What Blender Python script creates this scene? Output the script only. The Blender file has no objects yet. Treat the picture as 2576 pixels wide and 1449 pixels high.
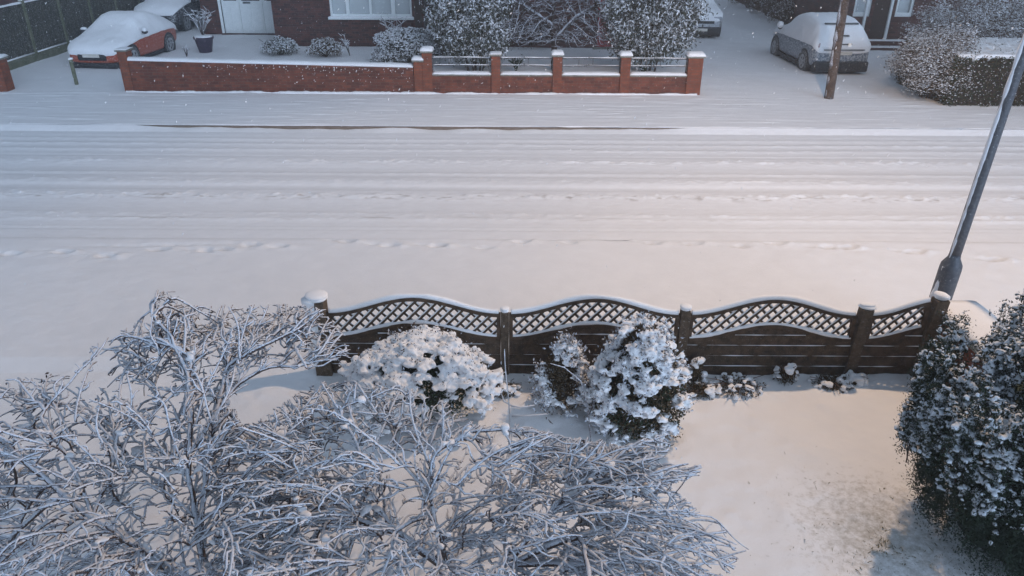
import bpy, bmesh, math, random
import numpy as np
from mathutils import Matrix, Vector, Euler

# ------------------------------------------------------------------ camera, world, light, exposure
scene = bpy.context.scene
col = scene.collection
CAM_H, PITCH, ROLL, F = 4.64, 27.0, 0.3, 1910.0          # F in the pixels of a 2576 wide picture
cam_d = bpy.data.cameras.new("camera"); cam = bpy.data.objects.new("camera", cam_d); col.objects.link(cam)
RC = (Matrix.Rotation(math.radians(90 - PITCH), 4, 'X') @ Matrix.Rotation(math.radians(ROLL), 4, 'Z'))
cam.matrix_world = Matrix.Translation((0, 0, CAM_H)) @ RC
cam_d.sensor_width = 36; cam_d.lens = 36 * F / 2576; cam_d.clip_end = 1000; cam_d.clip_start = 0.05
scene.camera = cam
R3 = np.array([[RC[i][j] for j in range(3)] for i in range(3)])

world = bpy.data.worlds.new("World"); scene.world = world; world.use_nodes = True
wn = world.node_tree; wn.nodes.clear()
sky = wn.nodes.new('ShaderNodeTexSky'); sky.sky_type = 'NISHITA'; sky.sun_disc = False
SUN_EL, SUN_AZ = 12.0, 150.0
sky.sun_elevation = math.radians(SUN_EL); sky.sun_rotation = math.radians(SUN_AZ)
sky.air_density = 1.0; sky.dust_density = 2.0; sky.ozone_density = 2.0
hs = wn.nodes.new('ShaderNodeHueSaturation'); hs.inputs['Saturation'].default_value = 0.0
tint = wn.nodes.new('ShaderNodeMix'); tint.data_type = 'RGBA'; tint.blend_type = 'MULTIPLY'
tint.inputs[0].default_value = 1.0; tint.inputs[7].default_value = (0.71, 0.925, 1.25, 1)
bg = wn.nodes.new('ShaderNodeBackground'); bg.inputs['Strength'].default_value = 0.138
wo = wn.nodes.new('ShaderNodeOutputWorld')
wn.links.new(sky.outputs[0], hs.inputs['Color']); wn.links.new(hs.outputs[0], tint.inputs[6])
wn.links.new(tint.outputs[2], bg.inputs['Color']); wn.links.new(bg.outputs[0], wo.inputs['Surface'])

sun_d = bpy.data.lights.new("sun", 'SUN'); sun = bpy.data.objects.new("sun", sun_d); col.objects.link(sun)
sun_d.energy = 0.12; sun_d.angle = math.radians(40); sun_d.color = (0.85, 0.92, 1.0)
sun.rotation_euler = Euler((math.radians(90 - 50), 0, math.radians(180 - SUN_AZ)))
LAMP_POWER, LAMP_COLOR = 1200.0, (1.0, 0.685, 0.44)

scene.view_settings.view_transform = 'Standard'; scene.view_settings.look = 'None'
scene.view_settings.exposure = 0.17; scene.view_settings.gamma = 1.0

# ------------------------------------------------------------------ helpers
random.seed(7); rng = np.random.default_rng(7)
def ray(px, py):
    d = R3 @ np.array([(px - 1288) / F, -(py - 724.5) / F, -1.0]); return d
def at(px, py, z=0.0):
    d = ray(px, py); t = (z - CAM_H) / d[2]; return np.array([d[0] * t, d[1] * t, z])
def aty(px, py, Y):
    d = ray(px, py); t = Y / d[1]; return np.array([d[0] * t, Y, CAM_H + d[2] * t])

_perm = rng.permutation(4096).astype(np.int64); _val = rng.random(4096)
def vnoise(x, y, z=0.0):
    x = np.asarray(x, float); y = np.asarray(y, float); z = np.asarray(z, float) + 0 * x
    xi = np.floor(x).astype(np.int64); yi = np.floor(y).astype(np.int64); zi = np.floor(z).astype(np.int64)
    fx = x - xi; fy = y - yi; fz = z - zi
    fx = fx * fx * (3 - 2 * fx); fy = fy * fy * (3 - 2 * fy); fz = fz * fz * (3 - 2 * fz)
    def h(a, b, c): return _val[_perm[(_perm[(_perm[a & 4095] + b) & 4095] + c) & 4095]]
    def l2(c):
        return ((h(xi, yi, c) * (1 - fx) + h(xi + 1, yi, c) * fx) * (1 - fy)
                + (h(xi, yi + 1, c) * (1 - fx) + h(xi + 1, yi + 1, c) * fx) * fy)
    return (l2(zi) * (1 - fz) + l2(zi + 1) * fz) * 2 - 1
def fbm(x, y, z=0.0, o=4):
    s = 0; a = 1.0; f = 1.0; n = 0
    for k in range(o):
        s = s + a * vnoise(np.asarray(x) * f + 17.3 * k, np.asarray(y) * f + 5.1 * k, np.asarray(z) * f); n += a; a *= .5; f *= 2.03
    return s / n

class MB:
    """collects pieces of one mesh"""
    def __init__(s): s.v = []; s.f = []; s.n = 0
    def add(s, v, f):
        v = np.asarray(v, float).reshape(-1, 3); s.v.append(v)
        if isinstance(f, np.ndarray): s.f.extend((f + s.n).tolist())
        else: s.f.extend([[i + s.n for i in q] for q in f])
        s.n += len(v); return s
    def box(s, x0, x1, y0, y1, z0, z1, rot=0.0, c=None):
        v = np.array([[x, y, z] for z in (z0, z1) for y in (y0, y1) for x in (x0, x1)], float)
        if rot:
            cc = np.array(c if c is not None else [(x0 + x1) / 2, (y0 + y1) / 2, 0])[:2]; q = v[:, :2] - cc
            v[:, 0] = q[:, 0] * math.cos(rot) - q[:, 1] * math.sin(rot) + cc[0]
            v[:, 1] = q[:, 0] * math.sin(rot) + q[:, 1] * math.cos(rot) + cc[1]
        s.add(v, [[0, 2, 3, 1], [4, 5, 7, 6], [0, 1, 5, 4], [2, 6, 7, 3], [0, 4, 6, 2], [1, 3, 7, 5]]); return s
    def tube(s, pts, rad, n=6, cap=True):
        pts = np.asarray(pts, float); m = len(pts)
        rad = np.broadcast_to(np.asarray(rad, float), (m,))
        t = np.gradient(pts, axis=0); t /= np.linalg.norm(t, axis=1)[:, None] + 1e-9
        up = np.array([0, 0, 1.0]) if abs(t[:, 2]).mean() < .85 else np.array([1.0, 0, 0])
        a = np.cross(t, up); a /= np.linalg.norm(a, axis=1)[:, None] + 1e-9; b = np.cross(a, t)
        th = np.arange(n) * 2 * math.pi / n
        v = (pts[:, None] + rad[:, None, None] * (np.cos(th)[None, :, None] * a[:, None] + np.sin(th)[None, :, None] * b[:, None])).reshape(-1, 3)
        f = []
        for i in range(m - 1):
            for k in range(n):
                f.append([i * n + k, i * n + (k + 1) % n, (i + 1) * n + (k + 1) % n, (i + 1) * n + k])
        if cap: f.append(list(range(n))[::-1]); f.append([(m - 1) * n + k for k in range(n)])
        s.add(v, f); return s
    def lathe(s, prof, c, n=20):
        th = np.arange(n) * 2 * math.pi / n; m = len(prof)
        v = np.array([[c[0] + r * math.cos(a), c[1] + r * math.sin(a), c[2] + z] for r, z in prof for a in th])
        f = [[i * n + k, i * n + (k + 1) % n, (i + 1) * n + (k + 1) % n, (i + 1) * n + k] for i in range(m - 1) for k in range(n)]
        f.append(list(range(n))[::-1]); f.append([(m - 1) * n + k for k in range(n)]); s.add(v, f); return s
    def build(s, name, mat, parent=None, smooth=False):
        me = bpy.data.meshes.new(name)
        V = np.concatenate(s.v) if s.v else np.zeros((0, 3))
        off = np.array([0, 0, 0.0])
        me.from_pydata(V.tolist(), [], s.f); me.update()
        if smooth: me.polygons.foreach_set('use_smooth', [True] * len(me.polygons))
        o = bpy.data.objects.new(name, me); me.materials.append(mat); col.objects.link(o)
        if parent is not None:
            o.parent = parent; o.matrix_parent_inverse = parent_inv(parent)
        return o
def parent_inv(p):
    m = p.matrix_basis.copy(); q = p
    if q.parent is not None: m = q.parent.matrix_basis @ q.matrix_parent_inverse @ m if False else m
    return world_of(p).inverted()
def world_of(o):
    if o.parent is None: return o.matrix_basis.copy()
    return world_of(o.parent) @ o.matrix_parent_inverse @ o.matrix_basis
def tag(o, label=None, cat=None, group=None, kind=None):
    if label: o['label'] = label
    if cat: o['category'] = cat
    if group: o['group'] = group
    if kind: o['kind'] = kind
    return o
def empty(name, loc, label=None, cat=None, group=None, rz=0):
    o = bpy.data.objects.new(name, None); col.objects.link(o); o.location = loc; o.rotation_euler = (0, 0, rz)
    o.empty_display_size = .1
    return tag(o, label, cat, group)
def bevel(o, w=.01, seg=2):
    m = o.modifiers.new('bevel', 'BEVEL'); m.width = w; m.segments = seg; m.limit_method = 'ANGLE'; return o

def ico(sub):
    bm = bmesh.new(); bmesh.ops.create_icosphere(bm, subdivisions=sub, radius=1.0)
    v = np.array([x.co[:] for x in bm.verts]); f = np.array([[q.index for q in p.verts] for p in bm.faces]); bm.free(); return v, f
ICO1, ICO2, ICO3 = ico(1), ico(2), ico(3)
OCT = (np.array([[1, 0, 0], [-1, 0, 0], [0, 1, 0], [0, -1, 0], [0, 0, 1], [0, 0, -1.]]),
       np.array([[0, 2, 4], [2, 1, 4], [1, 3, 4], [3, 0, 4], [2, 0, 5], [1, 2, 5], [3, 1, 5], [0, 3, 5]]))
def blobs(mb, C, Rr, sq=(1, 1, .8), tmpl=ICO1, rough=.25, tilt=None):
    """many lumpy balls at once. C (n,3), Rr (n,)"""
    C = np.asarray(C, float).reshape(-1, 3); n = len(C)
    if n == 0: return
    Rr = np.broadcast_to(np.asarray(Rr, float), (n,))
    V, Fc = tmpl; m = len(V)
    w = 1 + rough * rng.normal(size=(n, m))
    sc = np.array(sq)[None, None] * (1 + .2 * rng.normal(size=(n, 1, 3)))
    P = V[None] * w[..., None] * sc
    a = rng.random(n) * 6.283; ca, sa = np.cos(a)[:, None], np.sin(a)[:, None]
    x = P[..., 0] * ca - P[..., 1] * sa; y = P[..., 0] * sa + P[..., 1] * ca
    P = np.stack([x, y, P[..., 2]], -1) * Rr[:, None, None] + C[:, None]
    Fs = (Fc[None] + (np.arange(n) * m)[:, None, None]).reshape(-1, 3)
    mb.add(P.reshape(-1, 3), Fs)
def leaves(mb, C, size, aspect=.45, up=0.0, jit=.35):
    """small folded leaf quads at random orientations"""
    C = np.asarray(C, float).reshape(-1, 3); n = len(C)
    if n == 0: return
    d = rng.normal(size=(n, 3)); d[:, 2] += up; d /= np.linalg.norm(d, axis=1)[:, None]
    e = np.cross(d, rng.normal(size=(n, 3))); e /= np.linalg.norm(e, axis=1)[:, None] + 1e-9
    s = np.broadcast_to(np.asarray(size, float), (n,)) * (1 + jit * (rng.random(n) - .5) * 2)
    s = s[:, None]; nn = np.cross(d, e)
    P = np.stack([C, C + d * s * .5 + e * s * aspect * .5, C + d * s + nn * s * .15, C + d * s * .5 - e * s * aspect * .5], 1).reshape(-1, 3)
    i = np.arange(n)[:, None] * 4
    mb.add(P, np.concatenate([i, i + 1, i + 2, i + 3], 1))

# ------------------------------------------------------------------ materials
def nodes(name):
    m = bpy.data.materials.new(name); m.use_nodes = True
    nt = m.node_tree; return m, nt, nt.nodes['Principled BSDF']
def N(nt, t, **k):
    n = nt.nodes.new(t)
    for a, b in k.items():
        if a.startswith('i_'): n.inputs[a[2:].replace('_', ' ')].default_value = b
        else: setattr(n, a, b)
    return n
def ramp(nt, src, stops):
    r = nt.nodes.new('ShaderNodeValToRGB'); e = r.color_ramp.elements
    while len(e) < len(stops): e.new(.5)
    for q, (p, c) in zip(e, stops): q.position = p; q.color = (*c, 1) if len(c) == 3 else c
    nt.links.new(src, r.inputs[0]); return r
def noise(nt, scale, detail=4, rough=.6, vec=None):
    n = N(nt, 'ShaderNodeTexNoise'); n.inputs['Scale'].default_value = scale; n.inputs['Detail'].default_value = detail
    n.inputs['Roughness'].default_value = rough
    if vec is None:
        g = N(nt, 'ShaderNodeNewGeometry'); vec = g.outputs['Position']
    nt.links.new(vec, n.inputs['Vector']); return n
def bump(nt, b, src, strength, dist):
    u = N(nt, 'ShaderNodeBump'); u.inputs['Strength'].default_value = strength; u.inputs['Distance'].default_value = dist
    nt.links.new(src, u.inputs['Height']); nt.links.new(u.outputs[0], b.inputs['Normal']); return u
def simple(name, c1, c2=None, scale=8, rough=.7, bs=.3, bd=.01, metal=0.0, detail=5, dust=0.0, dust_scale=30, spec=.3):
    m, nt, b = nodes(name); c2 = c2 or c1
    n = noise(nt, scale, detail); r = ramp(nt, n.outputs[0], [(.3, c1), (.7, c2)])
    out = r.outputs[0]
    if dust > 0:                                     # dry snow that stuck to the surface
        d = noise(nt, dust_scale, 6, .7); dr = ramp(nt, d.outputs[0], [(max(0, .62 - dust * .4), (0, 0, 0)), (.72 - dust * .3, (1, 1, 1))])
        g = N(nt, 'ShaderNodeNewGeometry'); sx = N(nt, 'ShaderNodeSeparateXYZ'); nt.links.new(g.outputs['Normal'], sx.inputs[0])
        ad = N(nt, 'ShaderNodeMath', operation='MULTIPLY_ADD'); ad.inputs[1].default_value = .45; ad.inputs[2].default_value = .55; nt.links.new(sx.outputs['Z'], ad.inputs[0])
        mu = N(nt, 'ShaderNodeMath', operation='MULTIPLY'); mu.use_clamp = True
        nt.links.new(dr.outputs[0], mu.inputs[0]); nt.links.new(ad.outputs[0], mu.inputs[1])
        mx = N(nt, 'ShaderNodeMix', data_type='RGBA'); nt.links.new(mu.outputs[0], mx.inputs[0]); nt.links.new(out, mx.inputs[6])
        mx.inputs[7].default_value = (.8, .82, .85, 1); out = mx.outputs[2]
    nt.links.new(out, b.inputs['Base Color']); b.inputs['Roughness'].default_value = rough; b.inputs['Metallic'].default_value = metal
    b.inputs['Specular IOR Level'].default_value = spec
    if bs: bump(nt, b, n.outputs[0], bs, bd)
    return m

def snow_mat(name, base=(.86, .87, .89), b1=.35, sc=60, grass=False, grit=0.0):
    m, nt, b = nodes(name)
    b.inputs['Roughness'].default_value = .75; b.inputs['Specular IOR Level'].default_value = .15
    n1 = noise(nt, sc, 6, .75); n2 = noise(nt, 3.0, 5, .6)
    r = ramp(nt, n2.outputs[0], [(.3, tuple(c * .95 for c in base)), (.7, base)])
    out = r.outputs[0]
    if grass:
        # thin snow where the evergreen and the lawn's tufts keep it off the ground
        g = N(nt, 'ShaderNodeNewGeometry')
        sub = N(nt, 'ShaderNodeVectorMath', operation='SUBTRACT'); nt.links.new(g.outputs['Position'], sub.inputs[0]); sub.inputs[1].default_value = (3.1, 4.65, 0)
        ln = N(nt, 'ShaderNodeVectorMath', operation='LENGTH'); nt.links.new(sub.outputs[0], ln.inputs[0])
        mr = N(nt, 'ShaderNodeMapRange'); nt.links.new(ln.outputs['Value'], mr.inputs[0]); mr.inputs[1].default_value = .1; mr.inputs[2].default_value = 1.7
        mr.inputs[3].default_value = .24; mr.inputs[4].default_value = -.22
        n3 = noise(nt, 13, 10, .82); ad = N(nt, 'ShaderNodeMath', operation='ADD'); nt.links.new(n3.outputs[0], ad.inputs[0]); nt.links.new(mr.outputs[0], ad.inputs[1])
        gr = ramp(nt, ad.outputs[0], [(.56, (0, 0, 0)), (.80, (.6, .6, .6))])
        mx = N(nt, 'ShaderNodeMix', data_type='RGBA'); nt.links.new(gr.outputs[0], mx.inputs[0]); nt.links.new(out, mx.inputs[6]); mx.inputs[7].default_value = (.17, .14, .07, 1)
        out = mx.outputs[2]
    if grit:
        at_ = N(nt, 'ShaderNodeAttribute', attribute_name='worn')
        mx = N(nt, 'ShaderNodeMix', data_type='RGBA'); nt.links.new(at_.outputs['Fac'], mx.inputs[0]); nt.links.new(out, mx.inputs[6]); mx.inputs[7].default_value = (.40, .36, .33, 1)
        out = mx.outputs[2]
    nt.links.new(out, b.inputs['Base Color'])
    bump(nt, b, n1.outputs[0], b1, .012)
    return m

M = {}
M['snow'] = snow_mat('snow'); M['snow_lawn'] = snow_mat('snow_on_lawn', grass=True, sc=45)
M['snow_road'] = snow_mat('snow_on_road', base=(.85, .86, .88), grit=1, sc=40)
M['snow_twig'] = snow_mat('snow_on_twigs', base=(.8, .82, .86), sc=120)
def twig_snow(name, base, bark):
    m, nt, b = nodes(name); b.inputs['Roughness'].default_value = .8; b.inputs['Specular IOR Level'].default_value = .12
    n1 = noise(nt, 70, 6, .75); g = N(nt, 'ShaderNodeNewGeometry'); sx = N(nt, 'ShaderNodeSeparateXYZ'); nt.links.new(g.outputs['Normal'], sx.inputs[0])
    ma = N(nt, 'ShaderNodeMath', operation='MULTIPLY_ADD'); nt.links.new(sx.outputs['Z'], ma.inputs[0]); ma.inputs[1].default_value = .22; nt.links.new(n1.outputs[0], ma.inputs[2])
    r = ramp(nt, ma.outputs[0], [(.45, bark), (.57, base)]); nt.links.new(r.outputs[0], b.inputs['Base Color']); bump(nt, b, n1.outputs[0], .5, .01); return m
M['rime'] = twig_snow('snow_over_bark', (.60, .64, .71), (.07, .054, .056))
M['yew_snow'] = twig_snow('snow_over_yew', (.68, .73, .79), (.03, .045, .035))
M['bark'] = simple('bark', (.05, .032, .028), (.12, .085, .07), 40, .9, .6, .004)
M['bark_dark'] = simple('dark_bark', (.03, .022, .02), (.07, .05, .045), 40, .9, .6, .004)
M['fence_wood'] = simple('old_fence_wood', (.040, .026, .017), (.115, .074, .046), 14, .9, .5, .004, dust=.02, dust_scale=120)
M['post_wood'] = simple('post_wood', (.05, .035, .022), (.13, .09, .06), 18, .9, .6, .005, dust=.06, dust_scale=90)
M['tele_wood'] = simple('pole_wood', (.045, .028, .022), (.12, .08, .058), 12, .9, .6, .008, dust=.12, dust_scale=35)
M['lamp_metal'] = simple('galvanised_steel', (.085, .09, .105), (.14, .15, .165), 20, .55, .15, .003, metal=.3, dust=.08, dust_scale=55)
M['green_leaf'] = simple('dark_leaf', (.018, .03, .016), (.05, .07, .035), 25, .6, 0)
M['yew_leaf'] = simple('yew_leaf', (.012, .024, .016), (.035, .055, .032), 25, .7, 0)
M['brown_leaf'] = simple('brown_leaf', (.05, .04, .025), (.13, .09, .05), 25, .8, 0)
M['grey_leaf'] = simple('grey_green_leaf', (.03, .035, .026), (.10, .105, .08), 25, .7, 0)
M['ink'] = simple('black_plastic', (.012, .012, .014), (.025, .025, .028), 20, .5, .1, dust=.15, dust_scale=60)
M['rubber'] = simple('tyre_rubber', (.015, .015, .016), (.03, .03, .03), 20, .85, .2, dust=.35, dust_scale=50)
M['rim'] = simple('wheel_alloy', (.30, .31, .33), (.42, .43, .45), 20, .35, .05, metal=.6, dust=.35, dust_scale=50)
M['orange_paint'] = simple('orange_red_paint', (.33, .062, .028), (.38, .075, .035), 5, .3, 0, dust=.22, dust_scale=26, spec=.5)
M['blue_paint'] = simple('dark_blue_paint', (.10, .13, .17), (.14, .175, .22), 5, .3, 0, dust=.42, dust_scale=20, spec=.5)
M['silver_paint'] = simple('silver_paint', (.35, .37, .40), (.42, .44, .47), 5, .35, 0, metal=.4, dust=.4, dust_scale=20)
M['black_paint'] = simple('black_paint', (.02, .022, .028), (.035, .037, .045), 5, .3, 0, dust=.35, dust_scale=20, spec=.5)
M['plate'] = simple('plate_white', (.55, .53, .48), (.65, .62, .56), 30, .5, 0, dust=.2)
M['glass_dark'] = simple('dark_glass', (.02, .022, .025), (.03, .032, .036), 4, .12, 0, spec=.6)
M['lens'] = simple('lens_glass', (.25, .27, .30), (.45, .46, .5), 30, .15, 0, spec=.6)
M['red_lens'] = simple('tail_lens', (.16, .012, .012), (.2, .02, .02), 30, .2, 0, dust=.5)
M['white_paint'] = simple('white_paint', (.66, .70, .70), (.74, .77, .77), 6, .5, .1, .002, dust=.1)
M['curtain'] = simple('net_curtain', (.34, .40, .42), (.52, .57, .58), 16, .9, .1, .004)
M['concrete'] = simple('concrete', (.13, .13, .11), (.24, .235, .20), 9, .9, .4, .005, dust=.15, dust_scale=40)
M['mossy'] = simple('mossy_concrete', (.09, .10, .06), (.17, .17, .12), 5, .9, .4, .005, dust=.15, dust_scale=40)
M['board'] = simple('weathered_boards', (.03, .03, .024), (.075, .07, .055), 6, .9, .4, .005, dust=.18, dust_scale=30)
M['iron'] = simple('black_iron', (.02, .022, .026), (.04, .042, .046), 30, .6, .2, .002, dust=.3, dust_scale=60)
M['terracotta'] = simple('terracotta', (.16, .075, .05), (.26, .13, .09), 10, .85, .2, .003, dust=.2)
M['slate'] = simple('roof_tile', (.08, .07, .07), (.14, .12, .11), 10, .8, .3)
M['red_door'] = simple('red_paint', (.22, .03, .035), (.28, .04, .045), 8, .5, 0)
M['plum'] = simple('glazed_pot', (.035, .028, .045), (.06, .045, .07), 10, .45, .1)
M['lamp_lit'], _nt, _b = nodes('lit_lamp_glass'); _b.inputs['Emission Color'].default_value = (1, .7, .42, 1); _b.inputs['Emission Strength'].default_value = 12

def brick_mat(name, c1, c2, mortar, dust=.1, scale=1.0):
    m, nt, b = nodes(name)
    tc = N(nt, 'ShaderNodeNewGeometry'); sp = N(nt, 'ShaderNodeSeparateXYZ'); nt.links.new(tc.outputs['Position'], sp.inputs[0])
    a = N(nt, 'ShaderNodeMath', operation='ADD'); nt.links.new(sp.outputs[0], a.inputs[0]); nt.links.new(sp.outputs[1], a.inputs[1])
    cb = N(nt, 'ShaderNodeCombineXYZ'); nt.links.new(a.outputs[0], cb.inputs[0]); nt.links.new(sp.outputs[2], cb.inputs[1])
    br = N(nt, 'ShaderNodeTexBrick'); nt.links.new(cb.outputs[0], br.inputs['Vector'])
    br.inputs['Scale'].default_value = 1.0; br.inputs['Brick Width'].default_value = .225; br.inputs['Row Height'].default_value = .075
    br.inputs['Mortar Size'].default_value = .006; br.inputs['Mortar Smooth'].default_value = .3; br.inputs['Bias'].default_value = 0
    br.inputs['Color1'].default_value = (*c1, 1); br.inputs['Color2'].default_value = (*c2, 1); br.inputs['Mortar'].default_value = (*mortar, 1)
    n = noise(nt, 5, 6, .7); r = ramp(nt, n.outputs[0], [(.25, (.55, .55, .55)), (.75, (1.25, 1.2, 1.15))])
    mx = N(nt, 'ShaderNodeMix', data_type='RGBA', blend_type='MULTIPLY'); mx.inputs[0].default_value = 1
    nt.links.new(br.outputs[0], mx.inputs[6]); nt.links.new(r.outputs[0], mx.inputs[7])
    d = noise(nt, 26, 6, .75); dr = ramp(nt, d.outputs[0], [(.66 - dust * .3, (0, 0, 0)), (.80 - dust * .3, (.8, .8, .8))])
    m2 = N(nt, 'ShaderNodeMix', data_type='RGBA'); nt.links.new(dr.outputs[0], m2.inputs[0]); nt.links.new(mx.outputs[2], m2.inputs[6]); m2.inputs[7].default_value = (.7, .72, .75, 1)
    nt.links.new(m2.outputs[2], b.inputs['Base Color']); b.inputs['Roughness'].default_value = .9
    bump(nt, b, br.outputs['Fac'], -.5, .006); return m
M['brick_wall'] = brick_mat('orange_brick', (.20, .056, .030), (.105, .030, .019), (.12, .075, .06), .16)
M['brick_house'] = brick_mat('dark_red_brick', (.115, .040, .033), (.042, .018, .018), (.085, .065, .06), .16)
M['brick_pillar'] = brick_mat('orange_pillar_brick', (.24, .068, .034), (.17, .05, .028), (.13, .075, .055), .1)

# ------------------------------------------------------------------ the ground, in strips
Y_FENCE, Y_KERB_N, Y_KERB_F, Y_WALL = 7.0, 10.75, 16.95, 20.25
FOOT = [(30, 645), (160, 640), (270, 648), (400, 634), (520, 636), (560, 634), (630, 622), (700, 626), (870, 612), (980, 623), (1100, 625), (1215, 630), (1310, 613),
        (1430, 615), (1560, 604), (1640, 617), (1740, 618), (1860, 626), (1950, 616), (2080, 628), (2130, 629), (2300, 640), (2500, 660), (-120, 650)]
FOOT = [at(x, y)[:2] for x, y in FOOT]
def hbase(x, y):
    z = .018 * fbm(x * .7, y * .7, 1.0, 3) + .006 * fbm(x * 6, y * 6, 2.0, 3)
    return z
def h_lawn(x, y):
    z = hbase(x, y) + .015 * fbm(x * 2.2, y * 2.2, 4.0, 4) + .010 * np.maximum(0, fbm(x * 9, y * 9, 5.0, 3))
    # bed rising a little toward the fence, lumpy
    bed = np.clip((y - 6.0) / .7, 0, 1) * (x > -3)
    z = z + bed * (.03 + .035 * np.maximum(0, fbm(x * 3.3, y * 3.3, 8.0, 4)))
    return z
def h_pave(x, y):
    z = hbase(x, y) + .045
    t = np.clip((10.75 - y) / .12, 0, 1); z = z * t + (1 - t) * (.0 + hbase(x, y))
    z = z - .008 * np.exp(-((y - 10.62 - .01 * np.sin(x * 2)) / .03) ** 2) * (fbm(x * .6, y * 0, 3.3, 2) > -.35)
    for (fx, fy) in FOOT:
        k = (abs(x - fx) < .8) & (abs(y - fy) < .5)
        if not k.any(): continue
        dx = (x[k] - fx); dy = (y[k] - fy); w = fbm(x[k] * 14, y[k] * 14, fx, 3)
        a = -.055 * np.exp(-((dx / .13) ** 2 + (dy / .06) ** 2) ** 1.4) + .022 * np.exp(-(((dx - .2) / .1) ** 2 + ((dy + .02) / .08) ** 2)) + .02 * w * np.exp(-((dx / .3) ** 2 + (dy / .16) ** 2))
        a = a * (.55 + .7 * abs(math.sin(fx * 7.3)))
        a = a - .03 * abs(math.cos(fx * 5.1)) * np.exp(-(((dx + .26) / .09) ** 2 + ((dy - .05) / .05) ** 2))
        z[k] = z[k] + a
    # scuffed drag mark
    z = z - .02 * np.exp(-((y - 10.35 - .05 * (x + 6)) / .05) ** 2) * np.exp(-((x + 5.2) / 1.0) ** 2) * (1 + fbm(x * 8, y * 8, 3, 2))
    return z
RUTS = [(16.35, .10, -.012), (16.0, .12, -.020), (15.62, .13, -.020), (15.2, .16, -.016), (14.98, .08, -.02), (14.15, .22, -.030), (13.75, .08, -.016), (13.12, .13, -.050),
        (12.98, .05, -.02), (12.15, .28, -.020), (11.35, .16, -.022), (11.12, .06, -.014), (16.75, .3, -.006)]
RIDGES = [(15.82, .07, .014), (15.4, .07, .015), (14.62, .15, .030), (13.9, .06, .014), (13.45, .14, .022), (12.66, .17, .034), (11.75, .10, .024), (11.55, .05, .016), (16.2, .05, .008)]
def rut_terms(x, y):
    wob = .05 * fbm(x * .12, y * 0, 6.0, 2) + .012 * fbm(x * .9, y * 0, 7.0, 2); yy = y + wob
    z = 0 * x; worn = 0 * x
    for i, (c, w, d) in enumerate(RUTS):
        g = np.exp(-(np.abs((yy - c) / w)) ** 3); s = .7 + .45 * fbm(x * .25, y * 0, 20. + i, 2); z = z + d * g * s; worn = worn + g * s * (-d) * 5
    for i, (c, w, d) in enumerate(RIDGES):
        g = np.exp(-((yy - c) / w) ** 2); lum = .35 + 1.5 * np.maximum(0, fbm(x * 5.5, y * 8, 40. + i, 4)) + .3 * vnoise(x * 22, y * 22, 3.)
        z = z + d * g * lum
    fine = .0022 * fbm(x * .5, y * 17, 9.0, 3)
    return z + fine, worn
def h_road(x, y):
    z, w = rut_terms(x, y)
    z = z + .3 * hbase(x, y) + .004 * fbm(x * 12, y * 12, 3, 2)
    # snow banked against the far kerb; it hides the kerb except for a stretch in the middle
    k = np.clip((y - Y_KERB_F + .22) / .2, 0, 1)
    ope = np.clip(1 - np.abs((x + 2.3) / 6.3) ** 6, 0, 1) * (.75 + .5 * fbm(x * 1.2, y * 0, 31., 3))
    z = z + k * (.085 * (1 - np.clip(ope, 0, 1)) + .012)
    k2 = np.clip((10.95 - y) / .2, 0, 1); z = z * (1 - k2) + k2 * hbase(x, y)
    return z
def h_pave_f(x, y):
    z = hbase(x, y) * .5 + .095
    z = z + .006 * fbm(x * .9, y * 11, 12., 3) * 1.4
    st = np.maximum(0, fbm(x * 1.3, y * 9, 17., 3) - .15); z = z + .03 * st
    e = np.clip((Y_KERB_F + .15 - y) / .15, 0, 1); z = z - .012 * e * e
    return z
def h_far(x, y):
    t = np.clip((y - Y_WALL) / 1.5, 0, 1)
    z = (hbase(x, y) * .5 + .095 + .006 * fbm(x * .9, y * 11, 12., 3) * 1.4 + .03 * np.maximum(0, fbm(x * 1.3, y * 9, 17., 3) - .15)) * (1 - t) + t * (.10 + 1.3 * hbase(x, y))
    return z
def sheet(name, x0, x1, y0, y1, sx, sy, hf, mat, worn=None):
    nx = int((x1 - x0) / sx) + 1; ny = int((y1 - y0) / sy) + 1
    X, Y = np.meshgrid(np.linspace(x0, x1, nx), np.linspace(y0, y1, ny)); X = X.ravel(); Y = Y.ravel()
    Z = hf(X, Y); i = (np.arange(ny - 1)[:, None] * nx + np.arange(nx - 1)[None]).ravel()
    Fc = np.stack([i, i + 1, i + nx + 1, i + nx], 1)
    me = bpy.data.meshes.new(name)
    me.vertices.add(len(X)); me.vertices.foreach_set('co', np.stack([X, Y, Z], 1).ravel())
    me.loops.add(len(Fc) * 4); me.loops.foreach_set('vertex_index', Fc.ravel().astype(np.int32))
    me.polygons.add(len(Fc)); me.polygons.foreach_set('loop_start', (np.arange(len(Fc)) * 4).astype(np.int32))
    me.update(calc_edges=True); me.polygons.foreach_set('use_smooth', [True] * len(Fc))
    if worn is not None:
        a = me.attributes.new('worn', 'FLOAT', 'POINT'); a.data.foreach_set('value', np.clip(worn(X, Y), 0, 1).astype(np.float32))
    me.materials.append(mat); o = bpy.data.objects.new(name, me); col.objects.link(o); o['kind'] = 'structure'; return o
def worn_road(x, y):
    z, w = rut_terms(x, y)
    sp = np.exp(-((y - 12.6) / .13) ** 2) * np.clip((fbm(x * 7, y * 16, 60., 3) - .28) * 5, 0, 1)
    sp2 = np.exp(-((y - 11.6) / .06) ** 2) * np.clip((fbm(x * 2.5, y * 22, 61., 3) - .30) * 5, 0, 1)
    line = np.exp(-((y - 13.6) / .5) ** 2) * .10 + np.exp(-((y - 11.7) / .2) ** 2) * .10
    return .16 * np.clip(w, 0, 1) + .7 * sp + .55 * sp2 + line * (.5 + fbm(x * .3, y * 9, 62., 2))
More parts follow.
